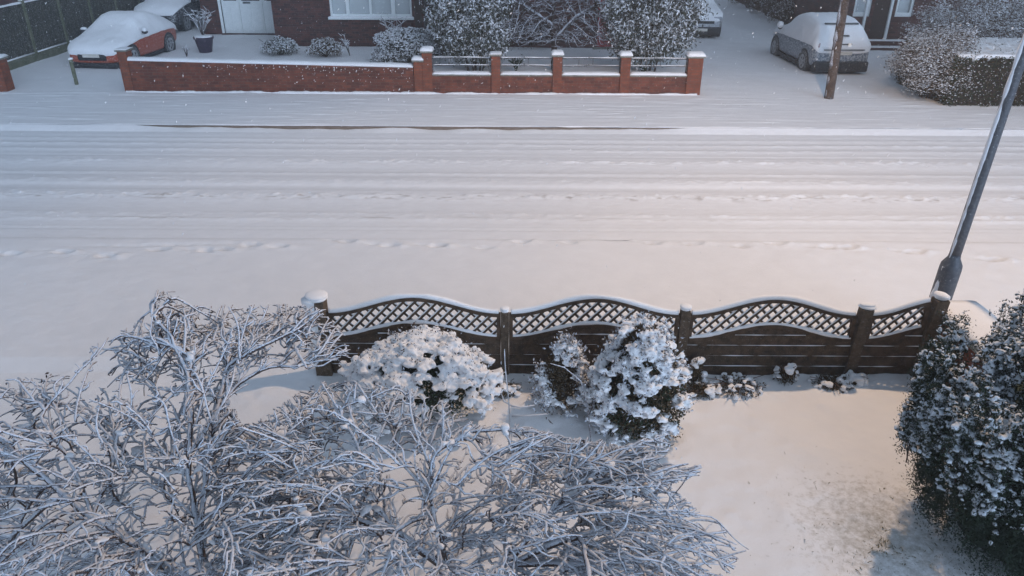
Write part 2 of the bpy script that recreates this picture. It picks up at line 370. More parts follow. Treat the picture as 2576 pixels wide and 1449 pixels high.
def worn_pave(x, y):
    w = 0 * x
    for (fx, fy) in FOOT:
        k = (abs(x - fx) < .6) & (abs(y - fy) < .3)
        if k.any():
            dx = x[k] - fx; dy = y[k] - fy
            w[k] = np.maximum(w[k], .45 * np.exp(-((dx / .14) ** 2 + (dy / .055) ** 2)) * np.clip(.4 + 1.6 * fbm(x[k] * 10, y[k] * 14, 5., 2), 0, 1))
    return w + .08 * np.exp(-((y - 10.62 - .01 * np.sin(x * 2)) / .025) ** 2) * (fbm(x * .6, y * 0, 3.3, 2) > -.35)
sheet('lawn', -9, 9, -1.0, Y_FENCE, .03, .025, h_lawn, M['snow_lawn'])
def h_join(x, y):
    t = np.clip((y - 7.0) / .25, 0, 1); return h_lawn(x, np.minimum(y, 7.0)) * (1 - t) + t * h_pave(x, y)
sheet('pavement', -15, 15, Y_FENCE, Y_KERB_N, .03, .02, h_join, M['snow_road'], worn_pave)
sheet('road', -18, 18, Y_KERB_N, Y_KERB_F, .035, .02, h_road, M['snow_road'], worn_road)
o = sheet('far_pavement', -21, 21, Y_KERB_F + .03, Y_WALL, .05, .03, h_pave_f, M['snow'])
sheet('driveway', -40, 40, Y_WALL, 62, .12, .10, h_far, M['snow'])
g = MB(); g.add([[-600, -600, -.09], [600, -600, -.09], [600, 600, -.09], [-600, 600, -.09]], [[0, 1, 2, 3]])
tag(g.build('ground', M['snow']), kind='structure')
gb = MB(); n = 1400; ra = np.abs(rng.normal(size=n)) * .62; aa = rng.random(n) * 6.283; gx = 3.1 + ra * np.cos(aa) * 1.15; gy = 4.55 + ra * np.sin(aa) * .9
kk = (fbm(gx * 5, gy * 5, 2., 3) > -.05) & (gx > 1.9) & (gy < 6.3); gx = gx[kk]; gy = gy[kk]; gz = h_lawn(gx, gy)
P0 = np.stack([gx, gy, gz - .01], 1); dd = rng.normal(size=P0.shape) * [.02, .02, .005] + [0, 0, .016]; wv_ = rng.normal(size=P0.shape) * [.0022, .0022, 0]
gi = np.arange(len(P0))[:, None] * 4; gb.add(np.stack([P0 - wv_, P0 + wv_, P0 + dd * 1.2 + wv_ * .6, P0 + dd * 1.2 - wv_ * .6], 1).reshape(-1, 3), np.concatenate([gi, gi + 1, gi + 2, gi + 3], 1))
tag(gb.build('grass', simple('winter_grass', (.07, .06, .025), (.17, .14, .06), 60, .8, 0)), 'thin grass blades showing through the lawn snow by the evergreen', 'grass', kind='stuff')
k = MB(); k.box(-18, 18, Y_KERB_F, Y_KERB_F + .13, -.08, .078)
tag(bevel(k.build('kerb', simple('kerb_stone', (.15, .115, .09), (.22, .18, .15), 10, .9)), .012), kind='structure')
s = MB()                                                        # snow lip overhanging the kerb
xs = np.linspace(-18, 18, 900); s.tube(np.stack([xs, Y_KERB_F + .07 + .012 * fbm(xs * 1.2, xs * 0, 3, 3), .074 + .004 * fbm(xs * 3, xs * 0, 4, 2)], 1), .028 + .006 * fbm(xs * 4, xs * 0, 2, 3), 8)
tag(s.build('kerb_snow', M['snow'], smooth=True), kind='structure')

# ------------------------------------------------------------------ front wall with pillars and railings, across the road
W0, W1 = at(322, 234, .1), at(1752, 238, .1)
WX0, WX1 = W0[0], W1[0]
def pxx(px, Y, z):                                             # world x seen at picture column px, at depth Y and height z
    d0 = aty(px, 200, Y); 
    c = np.array([0, Y, z - CAM_H]) @ R3
    # x is linear in px at fixed Y,z
    Rx = R3[:, 0]; Rz = R3[:, 2]
    # (cx)/( -cz) = (px-1288)/F with c = R^T (x,Y,z-h)
    k = (px - 1288) / F
    A0 = Y * R3[1, 0] + (z - CAM_H) * R3[2, 0]; B0 = Y * R3[1, 2] + (z - CAM_H) * R3[2, 2]
    return (-k * B0 - A0) / (R3[0, 0] + k * R3[0, 2])
fw = empty('garden_wall', (0, Y_WALL, 0), 'long low orange brick garden wall with railings across the road', 'wall')
yA, yB = Y_WALL, Y_WALL + .23
xM = pxx(1040, yA, .5)
H_L, H_R, H_M = .91, .595, .77
def sloped(mb, x0, x1, y0, y1, z0a, z0b, za, zb):
    mb.add([[x0, y0, z0a], [x1, y0, z0b], [x0, y1, z0a], [x1, y1, z0b], [x0, y0, za], [x1, y0, zb], [x0, y1, za], [x1, y1, zb]], [[0, 2, 3, 1], [4, 5, 7, 6], [0, 1, 5, 4], [2, 6, 7, 3], [0, 4, 6, 2], [1, 3, 7, 5]])
mb = MB(); sloped(mb, WX0, xM, yA, yB, -.08, -.08, H_L - .1, H_M - .1); mb.build('wall', M['brick_wall'], fw)
mb = MB(); sloped(mb, WX0, xM, yA - .02, yB + .02, H_L - .1, H_M - .1, H_L, H_M); mb.build('coping', M['brick_wall'], fw)
# snow specks caught in the joints under the coping
mb = MB(); q_ = rng.uniform(WX0 + 2, xM, 130); hq = H_L + (H_M - H_L) * (q_ - WX0) / (xM - WX0); zq = hq - np.where(rng.random(130) < .75, rng.uniform(.03, .14, 130), rng.uniform(.1, .5, 130))
blobs(mb, np.stack([q_, yA - .02 + .02 * (zq < hq - .1), zq], 1), rng.uniform(.008, .019, 130), (1.2, .5, 1), OCT, .2); mb.build('snow', M['snow'], fw, True)
def snow_bar(mb, x0, x1, y0, y1, z, th, seed=0, step=.06, zend=None):
    """soft rounded strip of snow lying along x"""
    n = max(4, int((x1 - x0) / step)); xs = np.linspace(x0, x1, n); yc = (y0 + y1) / 2; w = (y1 - y0) / 2
    prof = [(-1.0, -.05), (-1.04, .4), (-.8, .85), (-.35, 1.02), (.35, 1.02), (.8, .85), (1.04, .4), (1.0, -.05)]
    V = []
    for j, x in enumerate(xs):
        e = min(1, (j + .4) / 1.6, (n - 1 - j + .4) / 1.6) ** .5
        for (a, b) in prof:
            q = 1 + .16 * float(vnoise(x * 5 + seed, a * 3, seed)) ; V.append([x, yc + w * a * (1 + .1 * (q - 1)), (z if zend is None else z + (zend - z) * (x - x0) / (x1 - x0)) + th * b * q * e])
    m = len(prof); f = [[i * m + k, (i + 1) * m + k, (i + 1) * m + k + 1, i * m + k + 1] for i in range(n - 1) for k in range(m - 1)]
    f += [[i * m + m - 1, (i + 1) * m + m - 1, (i + 1) * m, i * m] for i in range(n - 1)]
    f += [list(range(m)), [(n - 1) * m + k for k in range(m)][::-1]]
    mb.add(V, f)
mb = MB(); snow_bar(mb, WX0, xM, yA - .03, yB + .03, H_L - .005, .075, 3, zend=H_M - .005); mb.build('snow', M['snow'], fw, True)
mb = MB(); mb.box(xM, WX1, yA + .002, yB, -.08, H_R - .04); mb.build('wall', M['brick_wall'], fw)
PIL = [(1062, 1086, 1.19), (1236, 1258, 1.12), (1391, 1414, 1.11), (1562, 1586, 1.10), (1731, 1768, 1.09)]
pil_x = []
def pillar(par, x0, x1, y0, y1, h, mat, snow=.07, bare=False, name='pillar'):
    p = MB(); p.box(x0, x1, y0, y1, -.08, h - .05); p = bevel(p.build(name, mat, par), .006)
    c = MB(); c.box(x0 - .04, x1 + .04, y0 - .04, y1 + .04, h - .05, h); c = bevel(c.build('cap', M['concrete'], p), .01)
    s = MB(); snow_bar(s, x0 - .04, x1 + .04, y0 - .04, y1 + .04, h - .004, snow, x0 * 3, .035); s.build('snow', M['snow'], p, True); return p
for i, (a, b, h) in enumerate(PIL):
    x0, x1 = pxx(a, yA - .04, .8), pxx(b, yA - .04, .8); pil_x.append((x0, x1)); pillar(fw, x0, x1, yA - .04, yB + .05, h, M['brick_pillar'], .03 if i == 1 else .09)
xs0, xs1 = pxx(1040, yA - .04, .8), pil_x[0][0] - .003
pillar(fw, xs0, xs1, yA - .036, yB + .046, .96, M['brick_pillar'], .08)
pillar(fw, WX0 - .13, WX0 + .1, yA - .045, yB + .07, 1.18, M['brick_pillar'], .02)
for i in range(4):
    x0, x1 = pil_x[i][1], pil_x[i + 1][0]
    c = MB(); c.box(x0 + .002, x1 - .002, yA - .02, yB + .02, H_R - .04, H_R); c.build('coping', M['concrete'], fw)
    s = MB(); snow_bar(s, x0 + .002, x1 - .002, yA - .02, yB + .02, H_R - .004, .06, i * 9.); s.build('snow', M['snow'], fw, True)
    yr = (yA + yB) / 2; xm = (x0 + x1) / 2
    r = MB()
    for z in (.80, .99): r.tube([[x0, yr, z], [xm, yr, z + .012], [x1, yr, z]], .016, 6)
    for xx in (xm - .32, xm + .05): r.tube([[xx, yr, .80], [xx, yr, .99]], .010, 5)
    for z in (.812, 1.002): blobs(r, [[xm - .12, yr, z], [xm - .06, yr, z + .01], [xm - .17, yr, z - .01]], .034, (1.2, .5, .9), ICO1, .1)
    r.box(x0, x0 + .025, yr - .03, yr + .03, .68, 1.03); r.box(x1 - .025, x1, yr - .03, yr + .03, .68, 1.03)
    rr = r.build('railing', M['iron'], fw)
    s = MB()
    for z in (.817, 1.01):
        xx = np.linspace(x0 + .03, x1 - .03, 40); s.tube(np.stack([xx, yr + 0 * xx, z + .006 * (1 - abs(xx - xm) / (x1 - x0) * 2) + 0 * xx], 1), np.maximum(.004, .011 + .008 * fbm(xx * 4, xx * 0, z * 9 + i, 2)), 5)
    s.build('snow', M['snow'], rr, True)

for (a_, b_, c_, sd) in ((WX0 - .1, WX1, yA - .045, 1.),):
    xs = np.linspace(a_, b_, 500); r_ = .05 + .03 * fbm(xs * 2.2, xs * 0, sd, 3) + .012 * fbm(xs * 11, xs * 0, sd, 2); m_ = MB(); m_.tube(np.stack([xs, c_ + 0 * xs, .085 + 0 * xs], 1), np.maximum(r_, .02), 8); tag(m_.build('snow_drift', M['snow'], smooth=True), kind='structure')
# neighbour's wall end, far left
nw = empty('brick_gatepost', (-13.9, 20.9, 0), 'orange brick wall end at the left edge, beside the board fence', 'wall')
xr = at(17, 231, .1)[0]
mb = MB(); mb.box(xr - 3.0, xr - .35, 20.25, 20.48, -.08, .8); mb.build('wall', M['brick_wall'], nw)
pillar(nw, xr - .345, xr, 20.18, 20.53, .95, M['brick_pillar'], .07)
mb = MB(); snow_bar(mb, xr - 3, xr - .39, 20.24, 20.49, .796, .07, 5); mb.build('snow', M['snow'], nw, True)

# ------------------------------------------------------------------ board fence along the left drive
FX = -14.92
bf = empty('board_fence', (FX, 21.2, 0), 'tall weathered board fence with snow lines along the left driveway', 'fence')
y = 20.6; i = 0
while y < 46:
    p = MB(); p.box(FX - .06, FX + .06, y - .055, y + .055, -.05, 1.9); p = p.build('post', M['mossy'], bf)
    s = MB(); snow_bar(s, FX - .06, FX + .06, y - .055, y + .055, 1.896, .05, i, .03); s.build('snow', M['snow'], p, True)
    if y < 44.5:
        y0, y1 = y + .06, y + 1.84
        g = MB(); g.box(FX - .03, FX + .03, y0, y1, -.08, .36); g = g.build('gravel_board', M['mossy'], bf)
        s = MB(); s.tube([[FX + .02, y0, .368], [FX + .02, (y0 + y1) / 2, .372], [FX + .02, y1, .368]], .024, 6); s.build('snow', M['snow'], g, True)
        b = MB(); n = 14
        for k in range(n):
            a = y0 + (y1 - y0) * k / n; b.box(FX - .008 + (k % 2) * .016, FX + .008 + (k % 2) * .016, a, a + (y1 - y0) / n + .012, .37, 1.78 + .01 * random.random())
        b.box(FX - .035, FX + .035, y0, y1, 1.78, 1.81); b = b.build('fence_panel', M['board'], bf)
        s = MB(); n = 20; yy = np.linspace(y0, y1, n); s.tube(np.stack([FX + 0 * yy, yy, 1.825 + .005 * fbm(yy * 3, yy * 0, 2, 2)], 1), .038 + .01 * fbm(yy * 3, yy * 0, i, 2), 6); s.build('snow', M['snow'], b, True)
    y += 1.9; i += 1

# short wooden post standing in front of the orange car
pb = at(193, 212, .1); bo = empty('wooden_post', (pb[0], pb[1], 0), 'short greenish wooden post in the snow before the orange car', 'post')
hh = aty(180, 150, pb[1])[2]; m_ = MB(); m_.lathe([(.05, 0), (.05, hh), (.03, hh + .01)], (pb[0], pb[1], 0), 10); m_.build('post', M['mossy'], bo)
m_ = MB(); blobs(m_, [[pb[0], pb[1], hh + .02]], .07, (1, 1, .6), ICO2, .04); m_.build('snow', M['snow'], bo, True)

# ------------------------------------------------------------------ houses
def wall_face(mb, x0, x1, y, z0, z1, holes, th=.28):
    xs = sorted({x0, x1, *[h[0] for h in holes], *[h[1] for h in holes]}); zs = sorted({z0, z1, *[h[2] for h in holes], *[h[3] for h in holes]})
    for a, b in zip(xs, xs[1:]):
        zz0 = None
        for c, d in zip(zs, zs[1:]):
            inh = any(h[0] <= a and b <= h[1] and h[2] <= c and d <= h[3] for h in holes)
            if not inh: mb.box(a, b, y, y + th, c, d)
def roof(par, x0, x1, y0, y1, z, rise, snow=True):
    ov = .4; ym = (y0 + y1) / 2
    def prism(z, t):
        v = [[x0 - ov, y0 - ov, z], [x1 + ov, y0 - ov, z], [x1 + ov, y1 + ov, z], [x0 - ov, y1 + ov, z], [x0 + .8, ym, z + rise], [x1 - .8, ym, z + rise]]
        return v + [[a, b, c - t] for a, b, c in v[:4]]
    f = [[0, 1, 5, 4], [2, 3, 4, 5], [1, 2, 5], [3, 0, 4], [0, 6, 7, 1], [1, 7, 8, 2], [2, 8, 9, 3], [3, 9, 6, 0], [6, 9, 8, 7]]
    a = MB(); a.add(prism(z, .12), f); a = a.build('roof', M['slate'], par)
    b = MB(); b.add(prism(z + .1, .09), f); b.build('snow', M['snow'], a)
def window(par, x0, x1, y, z0, z1, bars, curtain=True, sill=True, fw_=.07):
    m_ = MB(); fy0, fy1 = y + .05, y + .12
    m_.box(x0, x1, fy0, fy1, z0, z0 + fw_ * 1.5); m_.box(x0, x1, fy0, fy1, z1 - fw_, z1)
    m_.box(x0, x0 + fw_, fy0, fy1, z0 + fw_ * 1.5, z1 - fw_); m_.box(x1 - fw_, x1, fy0, fy1, z0 + fw_ * 1.5, z1 - fw_)
    for (b, w) in bars:
        m_.box(b - w / 2, b + w / 2, fy0, fy1, z0 + fw_ * 1.5, z1 - fw_)
        m_.box(b - w / 2 - .03, b + w / 2 + .03, fy0 - .012, fy0, z0 + .03, z0 + .08)
    w = m_.build('window', M['white_paint'], par)
    g = MB(); g.box(x0 + fw_, x1 - fw_, fy1 + .002, fy1 + .008, z0 + fw_ * 1.5, z1 - fw_)
    gm, nt, b = nodes('window_glass'); b.inputs['Base Color'].default_value = (.75, .8, .82, 1); b.inputs['Roughness'].default_value = .08; b.inputs['Alpha'].default_value = .35
    g.build('pane', gm, w)
    c = MB(); n = int((x1 - x0) / .03); xx = np.linspace(x0, x1, n); yy = y + .2 + .018 * np.sin(xx * 42) + .01 * fbm(xx * 7, xx * 0, 3, 2)
    V = np.concatenate([np.stack([xx, yy, 0 * xx + z0], 1), np.stack([xx, yy, 0 * xx + z1], 1)]); c.add(V, [[i, i + 1, n + i + 1, n + i] for i in range(n - 1)])
    if curtain: c.build('curtain', M['curtain'], w, True)
    if sill:
        s = MB(); s.box(x0 - .06, x1 + .06, y - .10, y + .05, z0 - .06, z0); s = s.build('sill', M['white_paint'], w)
        q = MB(); snow_bar(q, x0 - .06, x1 + .06, y - .11, y + .048, z0 - .002, .045, x0); q.build('snow', M['snow'], s, True)
    return w
YH = 27.4
hx0, hx1 = pxx(696, YH, .1), 5.4
wx0, wx1 = pxx(831, YH, 1.1), pxx(1037, YH, 1.1)
wz = aty(930, 44, YH)[2]
H1 = empty('brick_house', ((hx0 + hx1) / 2, YH, 0), 'dark red brick house with white window and pale garage doors', 'house')
m_ = MB(); wall_face(m_, hx0, hx1, YH, -.08, 5.4, [(wx0, wx1, wz, wz + 1.4), (2.9, 3.85, .12, 2.2), (wx0, wx1, 3.6, 4.7), (2.4, 4.3, 3.6, 4.7)])
m_.box(hx0, hx0 + .28, YH + .28, YH + 8, -.08, 5.4); m_.box(hx1 - .28, hx1, YH + .28, YH + 8, -.08, 5.4); m_.box(hx0, hx1, YH + 8, YH + 8.28, -.08, 5.4)
m_.build('wall', M['brick_house'], H1)
sp = wx1 - wx0
window(H1, wx0, wx1, YH, wz, wz + 1.4, [(wx0 + sp * .215, .11), (wx0 + sp * .495, .08), (wx0 + sp * .77, .13)])
window(H1, wx0, wx1, YH, 3.6, 4.7, [(wx0 + sp * .33, .09), (wx0 + sp * .66, .09)]); window(H1, 2.4, 4.3, YH, 3.6, 4.7, [(3.35, .09)])
m_ = MB(); m_.box(2.9, 3.85, YH + .1, YH + .16, .12, 2.2); m_.box(3.0, 3.75, YH + .085, YH + .1, .3, 1.0); d_ = m_.build('door', M['red_door'], H1)
m_ = MB(); m_.box(2.75, 4.0, YH - .35, YH - .002, -.05, .13); m_.build('doorstep', M['concrete'], H1)
roof(H1, hx0, hx1, YH, YH + 8.28, 5.4, 2.6)
# drainpipe on the corner right of the window
xd = pxx(1072, YH - .06, .8); m_ = MB(); m_.tube([[xd, YH - .07, -.05], [xd, YH - .07, 5.4]], .055, 8)
for z in (.5, 1.6, 2.8, 4.2): m_.box(xd - .075, xd + .075, YH - .12, YH, z, z + .06)
m_.build('drainpipe', M['ink'], H1)
m_ = MB(); m_.box(pxx(1045, YH - .01, .8), pxx(1062, YH - .01, .8), YH - .02, YH - .002, .3, 1.7); m_.build('wall_panel', M['bark_dark'], H1)
# garage range, set back on the left
YG = 29.9
gx0, gx1 = pxx(566, YG, .2), pxx(697, YG, .2)
m_ = MB(); gl = pxx(515, YG, .2)
wall_face(m_, gl, hx0 - .002, YG, -.08, 2.6, [(gx0, min(gx1, hx0 - .002), .1, 2.2)]); m_.build('garage_wall', M['brick_house'], H1)
m_ = MB(); m_.box(gl, gl + .25, YG + .28, YG + 6, -.08, 2.6); m_.box(gl, hx0, YG + 6, YG + 6.2, -.08, 2.6); m_.build('garage_wall', M['brick_house'], H1)
m_ = MB(); m_.box(gl - .15, hx0 - .002, YG - .2, YG + 6.3, 2.6, 2.75); gr = m_.build('roof', M['slate'], H1)
m_ = MB(); m_.box(gl - .15, hx0 - .002, YG - .2, YG + 6.3, 2.752, 2.86); m_.build('snow', M['snow'], gr)
gw = (gx1 - gx0)
cuts = [0, .34, .78, 1.0]
for j in range(3):
    a, b = gx0 + gw * cuts[j] + .006, gx0 + gw * cuts[j + 1] - .006
    m_ = MB(); m_.box(a, b, YG + .06, YG + .11, .1, 2.16)
    for q in range(2 if b - a > .6 else 1):
        nn_ = 2 if b - a > .6 else 1; c = a + .05 + (b - a - .06) * q / nn_; m_.box(c, c + (b - a - .06) / nn_ - .04, YG + .045, YG + .06, .2, 1.06)
    m_.box(a + .03, b - .03, YG + .045, YG + .06, 1.12, 1.17)
    d_ = m_.build('garage_door', M['white_paint'], H1)
    m_ = MB(); m_.box(a + .1, b - .08, YG + .04, YG + .058, 1.30, 1.75); m_.build('pane', M['glass_dark'], d_)
    if j == 1: m_ = MB(); m_.box(a + .14, a + .42, YG + .038, YG + .046, 1.195, 1.26); m_.build('letterbox', M['iron'], d_)
m_ = MB(); m_.box(gx0 - .1, gx0, YG - .012, YG + .12, -.05, 2.25); m_.box(gx0 - .1, hx0 - .01, YG - .012, YG + .12, 2.25, 2.35); m_.build('door_frame', M['white_paint'], H1)
m_ = MB(); m_.box(gx0 - .1, hx0 - .004, YG - .12, YG - .004, -.05, .15); m_.build('door_sill', M['brick_house'], H1)

# house on the right
YR = 28.1; RX0 = 11.5
H2 = empty('brick_house', (17, YR, 0), 'dark brick house with white framed porch behind the blue car', 'house')
wa0, wa1 = pxx(2143, YR, 1.0), pxx(2186, YR, 1.0); wb0, wb1 = pxx(2248, YR, 1.0), pxx(2292, YR, 1.0); zr = aty(2165, 42, YR)[2]
dz = (wa1 + .1, wb0 - .1, .35, 2.3)
m_ = MB(); wall_face(m_, RX0, 24, YR, -.08, 5.4, [(wa0, wa1, zr, 2.2), (wb0, wb1, zr, 2.2), dz, (18, 20.5, 1.0, 2.2), (13, 15, 3.6, 4.7), (18, 20.5, 3.6, 4.7)])
m_.box(RX0, RX0 + .28, YR + .28, YR + 14, -.08, 5.4); m_.box(23.72, 24, YR + .28, YR + 14, -.08, 5.4); m_.box(RX0, 24, YR + 14, YR + 14.28, -.08, 5.4)
m_.build('wall', M['brick_house'], H2)
for a, b in ((wa0, wa1), (wb0, wb1)): window(H2, a, b, YR, zr, 2.2, [], True, False, .09)
window(H2, 18, 20.5, YR, 1.0, 2.2, [(19.2, .1)]); window(H2, 13, 15, YR, 3.6, 4.7, [(14, .1)]); window(H2, 18, 20.5, YR, 3.6, 4.7, [(19.2, .1)])
m_ = MB(); m_.box(dz[0], dz[1], YR + .12, YR + .18, .35, 2.3); m_.build('door', M['bark_dark'], H2)
YP = YR - .55
for px in (2163, 2224):
    x = pxx(px, YP, .35); m_ = MB(); m_.box(x - .04, x + .04, YP - .04, YP + .04, .15, 2.35); m_.build('porch_post', M['white_paint'], H2)
m_ = MB(); m_.box(pxx(2150, YP, .35), pxx(2240, YP, .35), YP - .15, YR - .003, 2.35, 2.5); pr = m_.build('porch_roof', M['white_paint'], H2)
m_ = MB(); m_.box(pxx(2150, YP, .35), pxx(2240, YP, .35), YP - .15, YR - .003, 2.502, 2.6); m_.build('snow', M['snow'], pr)
sx0, sx1 = pxx(2150, YP, .2), pxx(2275, YP, .2)
for k in range(2):
    m_ = MB(); m_.box(sx0 + k * .003, sx1 - k * .003, YP - .45 + .32 * k, YR - .003 - k * .002, -.05 if k == 0 else .201, .2 + .17 * k); st = m_.build('step', M['brick_house'], H2)
    q = MB(); snow_bar(q, sx0, sx1, YP - .45 + .32 * k, YP - .14 + .32 * k, .195 + .17 * k, .03, k); q.build('snow', M['snow'], st, True)
roof(H2, RX0, 24, YR, YR + 14.28, 5.4, 2.8)

# neighbour beyond the left fence
H3 = empty('brick_house', (-22, 30, 0), 'dark neighbouring brick house beyond the tall board fence at far left', 'house')
m_ = MB(); wall_face(m_, -30, -17.2, 31, -.08, 5.4, [(-25, -22.5, 1, 2.3), (-25, -22.5, 3.6, 4.7)]); m_.box(-17.48, -17.2, 31.28, 46, -.08, 5.4); m_.box(-30, -29.72, 31.28, 46, -.08, 5.4); m_.box(-30, -17.2, 46, 46.28, -.08, 5.4)
m_.build('wall', M['brick_house'], H3); window(H3, -25, -22.5, 31, 1, 2.3, [(-23.7, .1)]); window(H3, -25, -22.5, 31, 3.6, 4.7, [(-23.7, .1)])
roof(H3, -30, -17.2, 31, 46.28, 5.4, 3)

# ------------------------------------------------------------------ cars
def loft(mb, rings, closed=False):
    m = len(rings[0]); V = [p for r in rings for p in r]; f = []
    for i in range(len(rings) - 1):
        for k in range(m - 1): f.append([i * m + k, (i + 1) * m + k, (i + 1) * m + k + 1, i * m + k + 1])
        if closed: f.append([i * m + m - 1, (i + 1) * m + m - 1, (i + 1) * m, i * m])
    mb.add(V, f + [list(range(m)), [(len(rings) - 1) * m + k for k in range(m)][::-1]])
def car(loc, rz, label, paint, st, wheels, width, snow_low, group=None, name='parked_car', rear=False, th=.075, details='sport'):
    """st: stations (x, half width, z bottom, z shoulder, half width at top, z top); nose at +x"""
    root = empty(name, (0, 0, 0), label, 'car', group)
    def ring(s):
        x, w, zb, zs, wt, zt = s; zm = zb + .45 * (zs - zb)
        h = [(0, zb), (w * .9, zb), (w * .985, zb + .08), (w, zm), (w * .985, zs - .03), (w * .93, zs + .02), (wt + .03, zt - .12 * (zt > zs + .15)), (wt * .85, zt - .02), (wt * .45, zt), (0, zt + .005)]
        L = [[x, y, z] for y, z in h]; return L + [[x, -y, z] for y, z in h[-2:0:-1]]
    b = MB(); loft(b, [ring(s) for s in st], True); body = b.build('body', paint, root, True)
    m = body.modifiers.new('s', 'SUBSURF'); m.levels = m.render_levels = 2
    def sring(s, e, d):
        x, w, zb, zs, wt, zt = s; lo = zs - snow_low
        if zt < lo + .06: zt = lo + .06
        h = [(w + .012, lo), (w + .03 * e + .005, lo + .05), (w * .97 + .035 * e, max(zs + .05, lo + .07)), (wt + .07 * e, zt - .07 * (zt > zs + .15) + .03 * e), (wt * .8, zt + th * e), (wt * .4, zt + th * e * 1.15), (0, zt + th * e * 1.2)]
        L = [[x + d, y, z] for y, z in h]; return L + [[x + d, -y, z] for y, z in h[-2::-1]]
    b = MB(); R_ = [sring(s, 1, 0) for s in st[1:-1]]
    R_ = [sring(st[0], .6, -.03)] + R_ + [sring(st[-1], .7, .03)]
    loft(b, R_, True); sn = b.build('snow', M['snow'], root, True)
    m = sn.modifiers.new('s', 'SUBSURF'); m.levels = m.render_levels = 3
    tx = bpy.data.textures.new('snow_lumps', 'CLOUDS'); tx.noise_scale = .35
    dm = sn.modifiers.new('d', 'DISPLACE'); dm.texture = tx; dm.strength = .05; dm.mid_level = .5; dm.texture_coords = 'LOCAL'
    for (wx, wr) in wheels:
        for sgn in (1, -1):
            yo = sgn * (width + .005); a = MB(); t = 26
            th_ = np.arange(t) * 2 * math.pi / t
            def disc(mb, r0, r1, ya, yb, cx=wx, cz=wr - .01):
                V = [[cx + r * math.cos(q), y_, cz + r * math.sin(q)] for (r, y_) in ((r0, ya), (r1, ya), (r1, yb), (r0, yb)) for q in th_]
                mb.add(V, [[i * t + k, ((i + 1) % 4) * t + k, ((i + 1) % 4) * t + (k + 1) % t, i * t + (k + 1) % t] for i in range(4) for k in range(t)])
            ar = MB(); disc(ar, .02, wr + .07, yo - sgn * .28, yo - sgn * .002)
            ar.build('wheel_arch', M['ink'], root)
            disc(a, wr * .64, wr, yo - sgn * .2, yo + sgn * .02); ty = bevel(a.build('wheel', M['rubber'], root, False), .02)
            r_ = MB(); disc(r_, wr * .52, wr * .66, yo - sgn * .1, yo + sgn * .024)
            for q in range(5):
                an = q * 2 * math.pi / 5 + .3
                for dd in (-.14, .14):
                    p0 = np.array([wx + .05 * math.cos(an), yo + sgn * .015, wr - .01 + .05 * math.sin(an)]); p1 = np.array([wx + wr * .56 * math.cos(an + dd), yo + sgn * .018, wr - .01 + wr * .56 * math.sin(an + dd)])
                    r_.tube([p0, p1], .018, 4)
            disc(r_, .001, .07, yo - sgn * .1, yo + sgn * .03); r_.build('rim', M['rim'], ty)
    root.location = loc; root.rotation_euler = (0, 0, rz)
    return root, body
def cbox(root, name, mat, x0, x1, y0, y1, z0, z1, bw=.02, local=True):
    b = MB(); b.box(x0, x1, y0, y1, z0, z1); me_o = b.build(name, mat); me_o.parent = root
    if bw: bevel(me_o, bw, 3)
    return me_o
def cblob(root, name, mat, c, r, sq):
    b = MB(); blobs(b, [c], r, sq, ICO3, 0.0); o = b.build(name, mat, None, True); o.parent = root; return o
# the parts are modelled around the origin, so plain parenting places them
# orange sports car
ST1 = [(-1.98, .70, .34, .66, .50, .84), (-1.85, .80, .26, .80, .62, .97), (-1.35, .86, .20, .86, .66, 1.10), (-.75, .865, .18, .86, .66, 1.30), (-.2, .86, .18, .85, .66, 1.36), (.2, .86, .18, .84, .64, 1.30), (.55, .86, .18, .82, .68, 1.14),
       (.85, .86, .19, .80, .70, .99), (1.4, .86, .20, .74, .68, .84), (1.75, .82, .20, .66, .64, .75), (1.93, .74, .22, .58, .56, .66), (2.0, .64, .25, .52, .50, .58)]
c1, b1 = car((-12.42, 25.25, .03), math.radians(-94), 'orange red sports car under snow parked behind the brick wall', M['orange_paint'], ST1, [(1.22, .31), (-1.12, .31)], .86, .12, th=.08)
cbox(c1, 'grille', M['ink'], 1.86, 2.035, -.44, .44, .30, .50, .05)
cbox(c1, 'number_plate', M['plate'], 2.035, 2.05, -.26, .26, .40, .50, .006)
cbox(c1, 'bumper_lip', M['ink'], 1.4, 1.99, -.76, .76, .03, .24, .10)
for s in (1, -1):
    cblob(c1, 'headlight', M['lens'], (1.86, s * .62, .60), .09, (1.0, 1.0, .45))
    q = cblob(c1, 'mirror', M['ink'], (.52, s * .98, .93), .11, (.7, 1.0, .6)); w_ = MB(); blobs(w_, [[.52, s * .98, .995]], .115, (.8, 1.0, .6), ICO2, .03); w_ = w_.build('snow', M['snow'], None, True); w_.parent = q
    cbox(c1, 'sill', M['ink'], -.85, .9, s * .80 - .03, s * .80 + .03, .1, .22, .02)
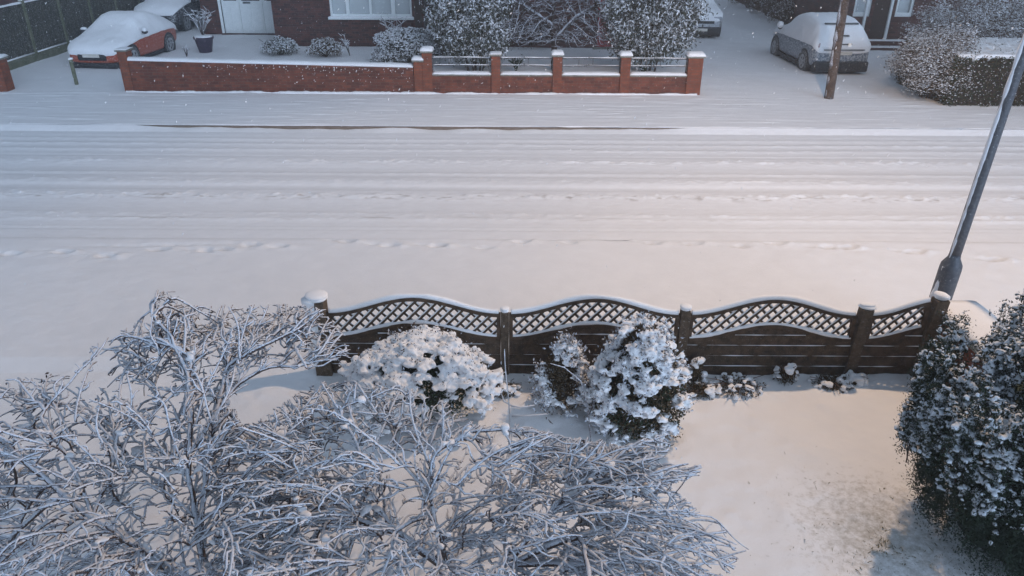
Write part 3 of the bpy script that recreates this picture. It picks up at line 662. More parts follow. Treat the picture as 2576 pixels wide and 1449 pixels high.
# dark car deeper in the left drive
ST2 = [(-2.1, .75, .4, .9, .55, 1.2), (-1.95, .82, .3, 1.0, .6, 1.5), (-1.4, .88, .25, 1.02, .62, 1.62), (-.6, .89, .24, 1.0, .62, 1.65), (.2, .89, .24, .98, .60, 1.60), (.6, .89, .24, .98, .62, 1.38), (.95, .89, .25, .97, .66, 1.12),
       (1.5, .88, .26, .92, .64, 1.02), (1.9, .83, .26, .82, .6, .92), (2.08, .74, .3, .70, .55, .78), (2.13, .68, .34, .64, .5, .68)]
c2, b2 = car((-14.0 + .55, 32.2, .06), math.radians(-92), 'dark car under snow at the back of the left driveway', M['black_paint'], ST2, [(1.35, .33), (-1.25, .33)], .88, .0, th=.09)
cbox(c2, 'grille', M['ink'], 1.9, 2.15, -.5, .5, .50, .66, .03); cbox(c2, 'bumper', M['ink'], 1.8, 2.2, -.78, .78, .16, .44, .05); cbox(c2, 'number_plate', M['plate'], 2.2, 2.215, -.26, .26, .36, .46, .006)
for s in (1, -1):
    cblob(c2, 'headlight', M['lens'], (1.98, s * .62, .72), .13, (.8, 1.2, .6)); cblob(c2, 'mirror', M['ink'], (.75, s * 1.0, 1.05), .12, (.6, 1, .6))
    cbox(c2, 'fog_light', M['glass_dark'], 2.19, 2.212, s * .6 - .1, s * .6 + .1, .26, .36, .01)
cbox(c2, 'wiper', M['ink'], .93, .97, -.5, .35, 1.19, 1.21, .005)
# blue hatchback on the right, tail to the road
c3, b3 = car((9.6, 24.95, .06), math.radians(92), 'dark blue hatchback under snow, its tail toward the road', M['blue_paint'],
             [(-1.98, .70, .30, .72, .52, .80), (-1.94, .80, .24, .84, .58, .94), (-1.8, .84, .22, .92, .60, 1.15), (-1.5, .86, .22, .94, .62, 1.38), (-1.0, .87, .21, .93, .66, 1.50), (-.3, .87, .2, .92, .67, 1.53), (.3, .87, .2, .91, .64, 1.46), (.75, .86, .2, .90, .58, 1.18), (1.1, .86, .21, .89, .62, 1.00),
              (1.5, .84, .22, .82, .60, .92), (1.8, .78, .24, .72, .55, .80), (1.95, .68, .28, .62, .48, .66)], [(1.25, .31), (-1.25, .31)], .86, .14, th=.05)
cbox(c3, 'bumper', M['ink'], -2.05, -1.7, -.80, .80, .12, .42, .05)
cbox(c3, 'sill', M['ink'], -.95, .95, .80, .88, .12, .24, .02)
cbox(c3, 'number_plate', M['plate'], -2.012, -1.99, -.26, .26, .60, .70, .004)
cbox(c3, 'rear_window', M['glass_dark'], -1.56, -1.46, -.50, .50, 1.395, 1.44, .02)
cbox(c3, 'rear_wiper', M['ink'], -1.93, -1.80, -.12, .30, 1.12, 1.145, .008)
cbox(c3, 'boot_edge', M['glass_dark'], -2.06, -2.0, -.60, .60, .745, .765, .006)
cbox(c3, 'boot_handle', M['ink'], -2.03, -1.96, -.2, .2, .90, .92, .006)
for s in (1, -1):
    cblob(c3, 'tail_light', M['red_lens'], (-1.90, s * .70, .84), .09, (.5, .8, 1.0)); q = cblob(c3, 'mirror', M['ink'], (.72, s * .98, 1.02), .11, (.7, 1, .65))
    w_ = MB(); blobs(w_, [[.72, s * .98, 1.08]], .12, (.8, 1.0, .6), ICO2, .03); w_ = w_.build('snow', M['snow'], None, True); w_.parent = q
# silver car half behind the evergreen
c4, b4 = car((6.95, 31.7, .06), math.radians(-90), 'silver car under snow half hidden by the right evergreen', M['silver_paint'], ST2, [(1.35, .33), (-1.25, .33)], .88, .06, th=.09)
cbox(c4, 'grille', M['ink'], 1.9, 2.16, -.5, .5, .56, .66, .02); cbox(c4, 'bumper', M['ink'], 1.8, 2.2, -.76, .76, .14, .44, .05); cbox(c4, 'number_plate', M['plate'], 2.2, 2.215, -.26, .26, .3, .4, .006)
for s in (1, -1): cbox(c4, 'headlight', M['lens'], 1.98, 2.13, s * .62 - .16, s * .62 + .16, .66, .8, .03)

# ------------------------------------------------------------------ poles
pb = at(2085, 247, .1); hp = 8.0
tp = empty('telegraph_pole', (pb[0], pb[1], 0), 'weathered wooden telegraph pole standing beside the blue hatchback', 'pole')
top = aty(2125, 0, pb[1] + .0); dxz = (top[0] - pb[0]) / (top[2] - .1)
zz = np.linspace(-.05, hp, 40); m_ = MB(); m_.tube(np.stack([pb[0] + dxz * zz, pb[1] + 0 * zz, zz], 1), .118 - .004 * zz, 14); m_.build('pole', M['tele_wood'], tp, True)
m_ = MB(); z1 = np.linspace(.05, hp, 160); nz = fbm(z1 * 2.2, z1 * 0, 5, 3)
m_.tube(np.stack([pb[0] + dxz * z1 - .078 - .012 * nz, pb[1] - .03 + 0 * z1, z1], 1), np.clip(.05 + .034 * fbm(z1 * 5, z1 * 0, 5, 4) - .002 * z1, .012, .1), 9); m_.build('snow', M['rime'], tp, True)
m_ = MB(); m_.box(pb[0] + .18, pb[0] + .26, pb[1] - .128, pb[1] - .11, 1.42, 1.5); m_.build('tag_plate', M['plate'], tp)
m_ = MB(); blobs(m_, [[pb[0], pb[1] - .12, .1]], .03, (1.2, .5, 1), ICO1, .1); m_.build('bolt', M['iron'], tp)

Llp = np.array([5.0, 7.75])
lt0 = aty(2374, 725, Llp[1]); Llp[0] = lt0[0]; t1 = aty(2556, 185, Llp[1]); sl = (t1[0] - lt0[0]) / (t1[2] - lt0[2])
def lx(z): return lt0[0] + sl * (z - lt0[2])
zj = aty(2385, 668, Llp[1])[2]
SL = empty('street_lamp', (lx(0), Llp[1], 0), 'tall grey steel street lamp post behind the end of the fence', 'street lamp')
m_ = MB(); ZZ = [(.115, -.05), (.115, zj - .03), (.11, zj + .02), (.066, zj + .1), (.061, zj + .14)]
m_.tube([[lx(z), Llp[1], z] for r, z in ZZ], [r for r, z in ZZ], 20); m_.build('base', M['lamp_metal'], SL, True)
m_ = MB(); zz = np.linspace(zj + .1, 7.6, 20); m_.tube(np.stack([lx(zz), Llp[1] + 0 * zz, zz], 1), .061 - .003 * (zz - zj), 18); m_.build('pole', M['lamp_metal'], SL, True)
LH = np.array([lx(7.6), Llp[1], 7.6]); LE = LH + np.array([-.15, 1.5, .25])
m_ = MB(); q = np.linspace(0, 1, 12); m_.tube(np.stack([LH[0] - .15 * q, LH[1] + 1.4 * q, LH[2] - .02 + .3 * np.sin(q * 1.5)], 1), .035, 10); m_.build('arm', M['lamp_metal'], SL, True)
m_ = MB(); blobs(m_, [LE + [0, .15, .02]], .3, (.5, 1.1, .28), ICO3, 0); hd = m_.build('lamp_head', M['lamp_metal'], SL, True)
m_ = MB(); blobs(m_, [LE + [0, .17, -.06]], .24, (.45, 1.0, .25), ICO3, 0); m_.build('lens', M['lamp_lit'], hd, True)
ld = bpy.data.lights.new('lamp_light', 'POINT'); ld.energy = LAMP_POWER; ld.color = LAMP_COLOR; ld.shadow_soft_size = .12;
# a street lantern throws most of its light outwards and little straight down
ld.use_nodes = True; nt_ = ld.node_tree; em_ = nt_.nodes['Emission']; tcn = nt_.nodes.new('ShaderNodeTexCoord'); sxn = nt_.nodes.new('ShaderNodeSeparateXYZ'); nt_.links.new(tcn.outputs['Normal'], sxn.inputs[0])
ab = nt_.nodes.new('ShaderNodeMath'); ab.operation = 'ABSOLUTE'; nt_.links.new(sxn.outputs['Z'], ab.inputs[0]); mxn = nt_.nodes.new('ShaderNodeMath'); mxn.operation = 'MAXIMUM'; nt_.links.new(ab.outputs[0], mxn.inputs[0]); mxn.inputs[1].default_value = .52
pw = nt_.nodes.new('ShaderNodeMath'); pw.operation = 'POWER'; nt_.links.new(mxn.outputs[0], pw.inputs[0]); pw.inputs[1].default_value = -1.7; co = nt_.nodes.new('ShaderNodeMapRange'); co.interpolation_type = 'SMOOTHSTEP'; nt_.links.new(ab.outputs[0], co.inputs[0]); co.inputs[1].default_value = .30; co.inputs[2].default_value = .60; co.inputs[3].default_value = .04
ml = nt_.nodes.new('ShaderNodeMath'); ml.operation = 'MULTIPLY'; nt_.links.new(pw.outputs[0], ml.inputs[0]); nt_.links.new(co.outputs[0], ml.inputs[1]); nt_.links.new(ml.outputs[0], em_.inputs['Strength'])
lo = bpy.data.objects.new('lamp_light', ld); col.objects.link(lo); lo.parent = SL; lo.location = (Vector(LE) + Vector((0, .17, -.16))) - Vector((lx(0), Llp[1], 0))
# snow plastered on the windward side of the lamp post
m_ = MB(); z1 = np.linspace(zj - .5, 6.4, 220); nz = fbm(z1 * 3, z1 * 0, 9, 3)
rr = np.where(z1 < zj, .115, .07 - .004 * (z1 - zj)); m_.tube(np.stack([lx(z1) - rr * .72, Llp[1] - rr * .2 + 0 * z1, z1], 1), np.clip(rr * (.34 + .25 * fbm(z1 * 6, z1 * 0, 9, 4)), .004, 1), 8); m_.build('snow', M['snow_twig'], SL, True)

# ------------------------------------------------------------------ trellis fence
TF = empty('trellis_fence', (1.5, Y_FENCE, 0), 'dark wooden fence with wavy lattice top, edging the front lawn', 'fence')
yf = Y_FENCE
def fpost(xc, w, h, dx=0.0, snow=.05, d=None, mat=None, y=yf, cap=.0):
    d = d or w; p = MB(); n = 9; V = []; 
    for k in range(n):
        z = -.05 + (h + .05) * k / (n - 1); xx = xc + dx * z
        for (a, b) in ((-1, -1), (1, -1), (1, 1), (-1, 1)): V.append([xx + a * w / 2 + .003 * random.uniform(-1, 1), y + b * d / 2, z])
    f = [[i * 4 + k, i * 4 + (k + 1) % 4, (i + 1) * 4 + (k + 1) % 4, (i + 1) * 4 + k] for i in range(n - 1) for k in range(4)] + [[3, 2, 1, 0], [(n - 1) * 4 + k for k in range(4)]]
    p.add(V, f); p = bevel(p.build('post', mat or M['post_wood'], TF), .006)
    s = MB(); c = [xc + dx * h, y, h + snow * .55]
    blobs(s, [c + np.array([0, 0, q_]) if False else [c[0], c[1], c[2] + q_] for q_ in (-.01, .012)], max(w * .54, snow * .8), (1.05, 1, .38), ICO3, .02); s.build('snow', M['snow'], p, True); return p
P_ = [pxx(820, yf, .4), pxx(1270, yf, .45), pxx(1715, yf, .45), pxx(2150, yf, .45), pxx(2322, yf, .45)]
h1 = aty(800, 752, yf)[2]
pp = fpost(P_[0] - .04, .17, h1 + .015, 0, .03, .17)
# drift plastered against the first post's left side
s = MB(); zz = np.linspace(.12, h1 + .03, 30); nz = fbm(zz * 5, zz * 0, 2, 3)
s.tube(np.stack([P_[0] - .112 + 0 * zz, yf - .055 + 0 * zz, zz], 1), np.clip(.075 + .018 * nz, .02, .12) * np.clip((zz - .02) * 3, .35, 1), 9); s.build('snow', M['snow'], pp, True)
fpost(P_[1], .085, .80, 0, .04); fpost(P_[2], .10, .83, 0, .045); fpost(P_[3], .12, .86, .05, .05); fpost(P_[4], .13, aty(2340, 752, yf)[2], .06, .055)
def panel(xa, xb, t0, t1, seed):
    """t0..t1: part of the wave this panel shows"""
    L = xb - xa; yb_ = yf + .0
    def u(x): return t0 + (t1 - t0) * (x - xa) / L
    def wave(x): return .5 - .5 * np.cos(2 * math.pi * u(x))
    top = lambda x: .755 + .185 * wave(x)
    low = lambda x: .475 + .165 * wave(x)
    n = 50; xs = np.linspace(xa, xb, n)
    # boards
    b = MB(); z = .02; k = 0
    while z < .66:
        z1 = z + .128
        if z < .47:
            xx = xs; zt = np.minimum(z1 + 0 * xx, low(xx) - .02)
        else: xx = xs; zt = np.minimum(z1 + 0 * xx, low(xx) - .02)
        ok = zt > z + .004
        zt = np.where(ok, zt, z + .004); yo = yb_ - .006 * (k % 2)
        idx = np.where(ok)[0]
        if len(idx) > 2:
            xx = xx[idx[0]:idx[-1] + 1]; zt = zt[idx[0]:idx[-1] + 1]; m = len(xx)
            V = []; ysh = [yb_ - .016, yb_ - .004]
            for (yy, zz_) in ((yb_ - .022, z + 0 * xx), (yb_ - .008, zt), (yb_ + .006, zt), (yb_ + .0, z + 0 * xx)): V.append(np.stack([xx, yy + 0 * xx, zz_], 1))
            f = [[r * m + i, r * m + i + 1, ((r + 1) % 4) * m + i + 1, ((r + 1) % 4) * m + i] for r in range(4) for i in range(m - 1)]; b.add(np.concatenate(V), f)
        z = z1 + .002; k += 1
    for x in (xa + .02, (xa + xb) / 2, xb - .02):
        b.box(x - .02, x + .02, yb_ + .008, yb_ + .03, 0, float(low(np.array([x]))[0]) - .02)
    pn = b.build('fence_panel', M['fence_wood'], TF)
    s = MB()
    for kk, z in enumerate((.152, .282, .412, .54)):
        zt = low(xs) - .03; ok = np.where(zt > z + .005)[0]
        if len(ok) < 4: continue
        seg = np.split(ok, np.where(np.diff(ok) > 1)[0] + 1)
        for q in seg:
            if len(q) < 4: continue
            x2 = np.linspace(xs[q[0]], xs[q[-1]], len(q) * 2); s.tube(np.stack([x2, yb_ - .021 + 0 * x2, z - .002 + .001 * fbm(x2 * 6, x2 * 0, kk, 2)], 1), np.maximum(.0006, .0036 + .0075 * fbm(x2 * 5, x2 * 0, seed + kk * 3, 3)), 5)
    # rails
    def rail(fn, hgt, dp, off=0):
        r = MB(); V = []
        for (yy, dz_) in ((-dp / 2, -hgt / 2), (-dp / 2, hgt / 2), (dp / 2, hgt / 2), (dp / 2, -hgt / 2)): V.append(np.stack([xs, yb_ + yy + 0 * xs, fn(xs) + dz_], 1))
        f = [[q * n + i, ((q + 1) % 4) * n + i, ((q + 1) % 4) * n + i + 1, q * n + i + 1] for q in range(4) for i in range(n - 1)] + [[0, n, 2 * n, 3 * n], [n - 1, 2 * n - 1, 3 * n - 1, 4 * n - 1][::-1]]
        r.add(np.concatenate(V), f); return r.build('rail', M['fence_wood'], pn)
    rail(top, .036, .05); rail(low, .045, .05)
    r = MB()
    for x in (xa + .02, xb - .02):
        r = MB(); r.box(x - .02, x + .02, yb_ - .026, yb_ + .026, float(low(np.array([x]))[0]) - .02, float(top(np.array([x]))[0]) - .019); r.build('stile', M['fence_wood'], pn)
    # lattice
    la = MB(); sp_ = .118
    for sg, yy in ((1, -.010), (-1, .004)):
        c = -1.2
        while c < L + 1.2:
            # line x = xa + c + sg*s, z = s ; clip to between rails
            zz_ = np.linspace(.40, 1.0, 120); xx = xa + c + sg * (zz_ - .4) * .95
            ok = (xx > xa + .03) & (xx < xb - .03) & (zz_ > low(xx) + .015) & (zz_ < top(xx) - .012)
            q = np.where(ok)[0]
            if len(q) > 5:
                for g_ in np.split(q, np.where(np.diff(q) > 1)[0] + 1):
                    if len(g_) < 5: continue
                    p0 = np.array([xx[g_[0]], zz_[g_[0]]]); p1 = np.array([xx[g_[-1]], zz_[g_[-1]]]); d_ = (p1 - p0) / np.linalg.norm(p1 - p0); nn = np.array([-d_[1], d_[0]]) * .0125
                    V = [[*(p0 + nn), 0], [*(p0 - nn), 0], [*(p1 - nn), 0], [*(p1 + nn), 0]]
                    V = [[v[0], yb_ + yy, v[1]] for v in V] + [[v[0], yb_ + yy + .012, v[1]] for v in V]
                    la.add(V, [[0, 1, 2, 3], [7, 6, 5, 4], [0, 4, 5, 1], [1, 5, 6, 2], [2, 6, 7, 3], [3, 7, 4, 0]])
                    # snow lying on the strip's upper edge
                    up_ = nn if nn[1] > 0 else -nn; m2 = max(3, int(np.linalg.norm(p1 - p0) / .02)); tq = np.linspace(0.04, .96, m2)
                    pl = p0[None] + (p1 - p0)[None] * tq[:, None] + up_[None] * 1.25
                    s.tube(np.stack([pl[:, 0], yb_ + yy + .008 + 0 * tq, pl[:, 1]], 1), np.maximum(.003, .009 + .005 * fbm(tq * 9 + c * 3, tq * 0, sg + 3, 2)), 5)
            c += sp_
    la.build('lattice', M['fence_wood'], pn)
    # thick snow on the top rail and ridge on the lower rail
    x3 = np.linspace(xa + .02, xb - .02, 90); r1 = .030 + .007 * fbm(x3 * 4, x3 * 0, seed, 3)
    s.tube(np.stack([x3, yb_ + .008 + 0 * x3, top(x3) + .018 + r1 * .62], 1), r1, 10)
    r2 = .022 + .009 * fbm(x3 * 6, x3 * 0, seed + 5, 3); s.tube(np.stack([x3, yb_ - .006 + 0 * x3, low(x3) + .02 + r2 * .4], 1), r2, 8)
    s.build('snow', M['snow'], pn, True)
panel(P_[0] + .05, P_[1] - .045, 0, 1, 1); panel(P_[1] + .045, P_[2] - .052, 0, 1, 2); panel(P_[2] + .052, P_[3] - .045, 0, 1, 3); panel(P_[3] + .09, P_[4] - .04, 0, .42, 4)

# brick gate pillar behind the yew
g0 = aty(2350, 757, 7.05); bp = empty('brick_wall', (g0[0], 7.0, 0), 'thick snow capped brick wall end beside the lamp post and yew', 'wall')
BH = .80; bx0 = pxx(2352, 7.2, BH); m_ = MB(); m_.box(bx0, bx0 + .44, 6.15, 7.2, -.05, BH - .07); m_.build('wall', M['brick_wall'], bp)
m_ = MB(); m_.box(bx0 - .03, bx0 + .47, 6.12, 7.23, BH - .07, BH); bevel(m_.build('coping', M['concrete'], bp), .01)
m_ = MB(); snow_bar(m_, bx0 - .03, bx0 + .47, 6.12, 7.23, BH - .002, .055, 3, .04); m_.build('snow', M['snow'], bp, True)

# ------------------------------------------------------------------ plants
def snow_mass(name, parent, C, Rr, sq=(1, 1, .8), voxel=.016, rough=.12, mat=None, disp=.02, ns=.07):
    b = MB(); blobs(b, C, Rr, sq, ICO2, rough); o = b.build(name, mat or M['snow'], parent, True)
    m = o.modifiers.new('r', 'REMESH'); m.mode = 'VOXEL'; m.voxel_size = voxel; m.use_smooth_shade = True
    tx = bpy.data.textures.new('lumps', 'CLOUDS'); tx.noise_scale = ns; d = o.modifiers.new('d', 'DISPLACE'); d.texture = tx; d.strength = disp; d.mid_level = .5; d.texture_coords = 'LOCAL'
    sm = o.modifiers.new('s', 'SMOOTH'); sm.iterations = 3; sm.factor = .5
    return o
def loose(par, C_, cen, k=1.0):
    """snow dusted sprigs that break up the edges of the clumps"""
    m_ = MB(); q = C_[rng.integers(0, len(C_), int(5200 * k))]; o_ = q - cen; o_ /= np.linalg.norm(o_, axis=1)[:, None]; leaves(m_, q + o_ * .03 + rng.normal(size=q.shape) * .028, .034, .5, up=.1); m_.build('snow', M['rime'], par)
    m_ = MB(); q = C_[rng.integers(0, len(C_), int(2600 * k))]; o_ = q - cen; o_ /= np.linalg.norm(o_, axis=1)[:, None]; leaves(m_, q + o_ * .03 + rng.normal(size=q.shape) * .03, .026, .45, up=.2); m_.build('foliage', M['brown_leaf'], par)
def clusters(pts, per, spread, r0, r1):
    C = (pts[:, None] + rng.normal(size=(len(pts), per, 3)) * np.array([spread, spread, spread * .55])).reshape(-1, 3); return C, rng.uniform(r0, r1, len(C))
def bush_pts(c, r, n, shell=.55, top=None, wob=.18, seed=0, lowd=-.35):
    d = rng.normal(size=(n, 3)); d /= np.linalg.norm(d, axis=1)[:, None]; d[:, 2] = np.where(d[:, 2] < lowd, -d[:, 2], d[:, 2])
    k = shell + (1 - shell) * rng.random(n) ** .6
    w = 1 + wob * fbm(d[:, 0] * 2.2 + seed, d[:, 1] * 2.2, d[:, 2] * 2.2 + seed, 3) * 1.6
    return np.array(c) + d * np.array(r) * (k * w)[:, None], d, k
def stems(mb, c, r, n, base_r=.02, spread=.6):
    for i in range(n):
        a = random.uniform(0, 6.28); q = random.uniform(.2, spread); e = np.array([c[0] + r[0] * q * math.cos(a), c[1] + r[1] * q * math.sin(a), c[2] + r[2] * random.uniform(.2, .7)])
        b = np.array([c[0] + r[0] * .15 * math.cos(a), c[1] + r[1] * .15 * math.sin(a), 0.0]); m = (b + e) / 2 + np.array([0, 0, .1 * r[2]]) + rng.normal(size=3) * .03 * r[0]
        mb.tube([b, m, e], [base_r, base_r * .75, base_r * .4], 6)

# --- snow laden conifer bush A (left) on the lawn
A = empty('conifer_bush', (-.85, 6.3, 0), 'broad bush almost buried in snow, before the fence left of centre', 'bush')
cA = np.array([-.88, 6.32, .30]); rA = np.array([.74, .50, .52])
pts, d, k = bush_pts(cA, rA * .88, 15000, .45, seed=1); m_ = MB(); leaves(m_, pts, .032, .5, up=.2); m_.build('foliage', M['green_leaf'], A)
m_ = MB(); stems(m_, cA, rA, 14, .014); m_.build('stem', M['bark'], A)
pts, d, k = bush_pts(cA, rA, 620, .93, seed=1)
den = fbm(pts[:, 0] * 8.5 + 31, pts[:, 1] * 8.5, pts[:, 2] * 10 + 7, 2); bias = -.03 - .28 * (pts[:, 0] < cA[0] - .1) + .10 * (d[:, 2] < .1) + .12 * ((pts[:, 0] - cA[0]) > .1)
keep = (den > bias); pts = pts[keep]; C_, Rr = clusters(pts, 4, .036, .022, .052); snow_mass('snow', A, C_, Rr, (1.2, 1.1, .6), .011, .16, disp=.035, ns=.035); loose(A, C_, cA, .4)
# --- taller bush B
B = empty('conifer_bush', (1.25, 6.05, 0), 'tall snow clumped conifer bush standing before the fence centre', 'bush')
def cone_pts(c, r, h, n, seed, shell=.8, p=.75):
    t = rng.random(n) ** .8; a = rng.random(n) * 6.283; rad = r * np.where(t < .25, .86 + .55 * t, 1 - ((t - .25) / .75) ** 1.6 * .78) * (shell + (1 - shell) * rng.random(n))
    rad = rad * (1 + .16 * fbm(np.cos(a) * 2 + seed, np.sin(a) * 2, t * 4, 3) * 1.6)
    return np.stack([c[0] + rad * np.cos(a), c[1] + rad * np.sin(a), .03 + t * h], 1), a, t
cB = (1.24, 6.08)
pts, a, t = cone_pts(cB, .47, 1.10, 17000, 3, .35); m_ = MB(); leaves(m_, pts, .032, .5, up=.5)
m_.build('foliage', M['brown_leaf'], B)
pts, a, t = cone_pts(cB, .45, 1.05, 9000, 3, .4); m_ = MB(); leaves(m_, pts, .034, .5, up=.5); m_.build('foliage', M['green_leaf'], B)
m_ = MB(); m_.tube([[cB[0], cB[1], 0], [cB[0], cB[1], 1.0]], [.03, .01], 8); m_.build('trunk', M['bark'], B)
pts, a, t = cone_pts(cB, .48, 1.12, 620, 3, .95)
den = fbm(pts[:, 0] * 9, pts[:, 1] * 9, pts[:, 2] * 8, 2); rel = (pts[:, 0] - cB[0]) / .48
keep = den > (-.08 + .42 * np.clip(rel, 0, 1) + .10 * (t < .1)); pts = pts[keep]
C_, Rr = clusters(pts, 4, .032, .016, .044); snow_mass('snow', B, C_, Rr, (1.15, 1.1, .6), .010, .18, disp=.035, ns=.035); loose(B, C_, np.array([cB[0], cB[1], .5]), .65)
# --- satellite bush
Cb = empty('conifer_bush', (.56, 6.45, 0), 'small snow clumped bush tucked left of the tall conifer bush', 'bush')
cC = (.52, 6.42)
pts, a, t = cone_pts(cC, .25, .72, 5000, 5, .35); m_ = MB(); leaves(m_, pts, .03, .5, up=.4); m_.build('foliage', M['brown_leaf'], Cb)
m_ = MB(); stems(m_, np.array([cC[0], cC[1], .3]), np.array([.22, .22, .4]), 8, .009); m_.build('stem', M['bark'], Cb)
pts, a, t = cone_pts(cC, .26, .76, 190, 5, .9); den = fbm(pts[:, 0] * 5, pts[:, 1] * 5, pts[:, 2] * 4, 2); pts = pts[den > -.15]; C_, Rr = clusters(pts, 4, .03, .014, .036); snow_mass('snow', Cb, C_, Rr, (1.15, 1.1, .6), .010, .18, disp=.03, ns=.035); loose(Cb, C_, np.array([cC[0], cC[1], .3]), .3)

# --- low snowed-under plants at the foot of the fence
LOW = [(1745, 975, .10, .34, 'slim snowy plant standing at the fence foot right of conifer bush'), (1850, 985, .30, .13, 'low mounded plant under snow before the third fence panel'),
       (1965, 950, .13, .24, 'small twiggy plant against the fence below the third wave'), (2090, 975, .22, .09, 'low snow covered plant near the fourth fence post'),
       (1760, 995, .16, .10, 'low clump under snow at the foot of the slim plant'), (2140, 955, .12, .10, 'little dark leaved tuft at the fence end by the fourth post'), (1260, 990, .20, .10, 'snow covered clump between the two conifer bushes')]
for i, (px, py, r, h, lab) in enumerate(LOW):
    c = at(px, py); c[1] = min(c[1], 6.86); c3_ = np.array([c[0], c[1], .03]); P = empty('garden_plant', (c[0], c[1], 0), lab, 'plant', 'low plants along the fence')
    rr_ = np.array([r, r * .7, h]); pts, d, k = bush_pts(c3_, rr_, 900, .4, seed=i); m_ = MB(); leaves(m_, pts, .03, .45); m_.build('foliage', M['brown_leaf'], P)
    m_ = MB()
    for q in range(9):
        a = random.uniform(0, 6.28); e = c3_ + np.array([math.cos(a) * r * 1.1, math.sin(a) * r * .8, h * random.uniform(.5, 1.25)]); m_.tube([c3_, (c3_ + e) / 2 + np.array([0, 0, h * .3]), e], [.006, .005, .003], 5)
    m_.build('stem', M['bark'], P)
    pts, d, k = bush_pts(c3_, rr_, int(36 + 90 * r), .9, seed=i); pts = pts[fbm(pts[:, 0] * 9, pts[:, 1] * 9, pts[:, 2] * 9, 2) > -.2]; snow_mass('snow', P, pts, rng.uniform(.018, .04, len(pts)), (1.1, 1, .75), .010, .12, disp=.012)

# --- tall dark yew on the right edge
Yw = empty('yew_tree', (4.05, 5.0, 0), 'large dark evergreen with snow tipped upright shoots at right edge', 'tree')
yc = np.array([4.50, 4.62])
def yew_r(t): return 1.04 + .31 * np.clip(t / .5, 0, 1) ** 1.0        # radius grows with height (vase)
core = MB(); n = 26
V = []; zs = np.linspace(.0, 1.35, 9)
for z in zs:
    for q in range(n):
        a = q * 2 * math.pi / n; R_ = (yew_r(z / 1.9) - .30) * (1 + .08 * math.sin(3 * a + z * 2)) * (1 if z < 1.1 else .8); V.append([yc[0] + R_ * math.cos(a), yc[1] + R_ * .8 * math.sin(a), z])
core.add(V, [[i * n + k, i * n + (k + 1) % n, (i + 1) * n + (k + 1) % n, (i + 1) * n + k] for i in range(8) for k in range(n)] + [[8 * n + k for k in range(n)]]); core.build('trunk', M['yew_leaf'], Yw)  # dark inner foliage core, added to block the view through the shoots
def yew_top(x, y):
    return np.clip(1.18 + 1.12 * (x - 3.05), 1.0, 2.45) - 1.0 * np.maximum(0, y - 4.75) + .09 * fbm(x * 3, y * 3, 2., 2)
shoots = []
for i in range(860):
    a = random.uniform(-3.5, .5) if random.random() < .8 else random.uniform(0, 6.28); top_ = random.random() < .42
    if top_:
        R_ = yew_r(1) * math.sqrt(random.random()); x, y = yc[0] + R_ * math.cos(a), yc[1] + R_ * .8 * math.sin(a); z = float(yew_top(np.array([x]), np.array([y]))[0]) - random.uniform(.32, .56)
    else:
        z = random.uniform(.0, 1.35); R_ = yew_r(z / 1.9) * (1 + .1 * float(fbm(np.array([math.cos(a) * 3]), np.array([math.sin(a) * 3]), 1.5 * z, 2)[0])) - random.uniform(0, .12)
        x, y = yc[0] + R_ * math.cos(a), yc[1] + R_ * .8 * math.sin(a)
    if y > 6.05 and False: continue
    L = random.uniform(.26, .50); out = np.array([math.cos(a), math.sin(a) * .8, 0]) * random.uniform(.05, .3); dr = out + np.array([0, 0, 1.0]); dr /= np.linalg.norm(dr)
    shoots.append((np.array([x, y, z]), dr, L, top_))
fol = MB(); stm = MB(); SC = []; SR = []
for (p, dr, L, tp_) in shoots:
    n = 360; t = rng.random(n); lump = .75 + .35 * np.sin(t * random.uniform(14, 22) + random.uniform(0, 6)); rad = (.062 * (1 - t * .65) + .008) * lump; off = np.clip(rng.normal(size=(n, 3)), -1.35, 1.35) * rad[:, None]; C = p + dr * (t * L)[:, None] + off
    leaves(fol, C, .021, .45, up=.8)
    if tp_: stm.tube([p - dr * .1, p + dr * L * .9], [.006, .003], 4)
    e = p[2] + L; pr_ = .99 if tp_ else np.clip((e - .7) / 1.0, .04, .8)
    if random.random() < pr_:
        m = random.randint(34, 46) if tp_ else random.randint(12, 26)
        for q in range(m):
            tq = random.uniform(.1, 1.04); SC.append(p + dr * L * tq + rng.normal(size=3) * .046 * (1.2 - tq * .8) + [-.006, -.004, .014]); SR.append(random.uniform(.010, .024) * (1.3 - .5 * tq))
SCa = np.array(SC); fs = MB(); leaves(fs, SCa[rng.integers(0, len(SCa), 26000)] + np.clip(rng.normal(size=(26000, 3)), -1.8, 1.8) * .017, .026, .5, up=.5); fs.build('snow', M['yew_snow'], Yw)
fol.build('foliage', M['yew_leaf'], Yw); stm.build('stem', M['bark_dark'], Yw)
snow_mass('snow', Yw, np.array(SC), np.array(SR), (1, 1, .9), .010, .15, mat=M['yew_snow'], disp=.016, ns=.03)

# --- branching generator
def tubes_from(mbw, mbs, chains, snow_k=1.0, hub=True):
    """chains: list of (pts, radii)"""
    for pts, rad in chains:
        m = len(pts)
        if m < 2: continue
        mbw.tube(pts, rad, 5, True)
        t = np.gradient(pts, axis=0); t /= np.linalg.norm(t, axis=1)[:, None] + 1e-9; hz = np.sqrt(np.clip(1 - t[:, 2] ** 2, 0, 1))
        ph = random.uniform(0, 99); s_ = np.arange(m) * .9
        rs = (rad * .62 + .0051 * snow_k) * (.55 + .5 * hz) * (1 + .38 * fbm(s_ + ph, s_ * 0, 3., 2))
        rs = rs * (1.12 - .5 * np.linspace(0, 1, m) ** 1.5); rs = np.maximum(rs, .0022); rs[-1] *= .7; rs[0] *= .8
        off = np.stack([0 * rs - .0015, -.0015 + 0 * rs, rad * .55 + rs * .42], 1); mbs.tube(pts + off, rs, 6, True)
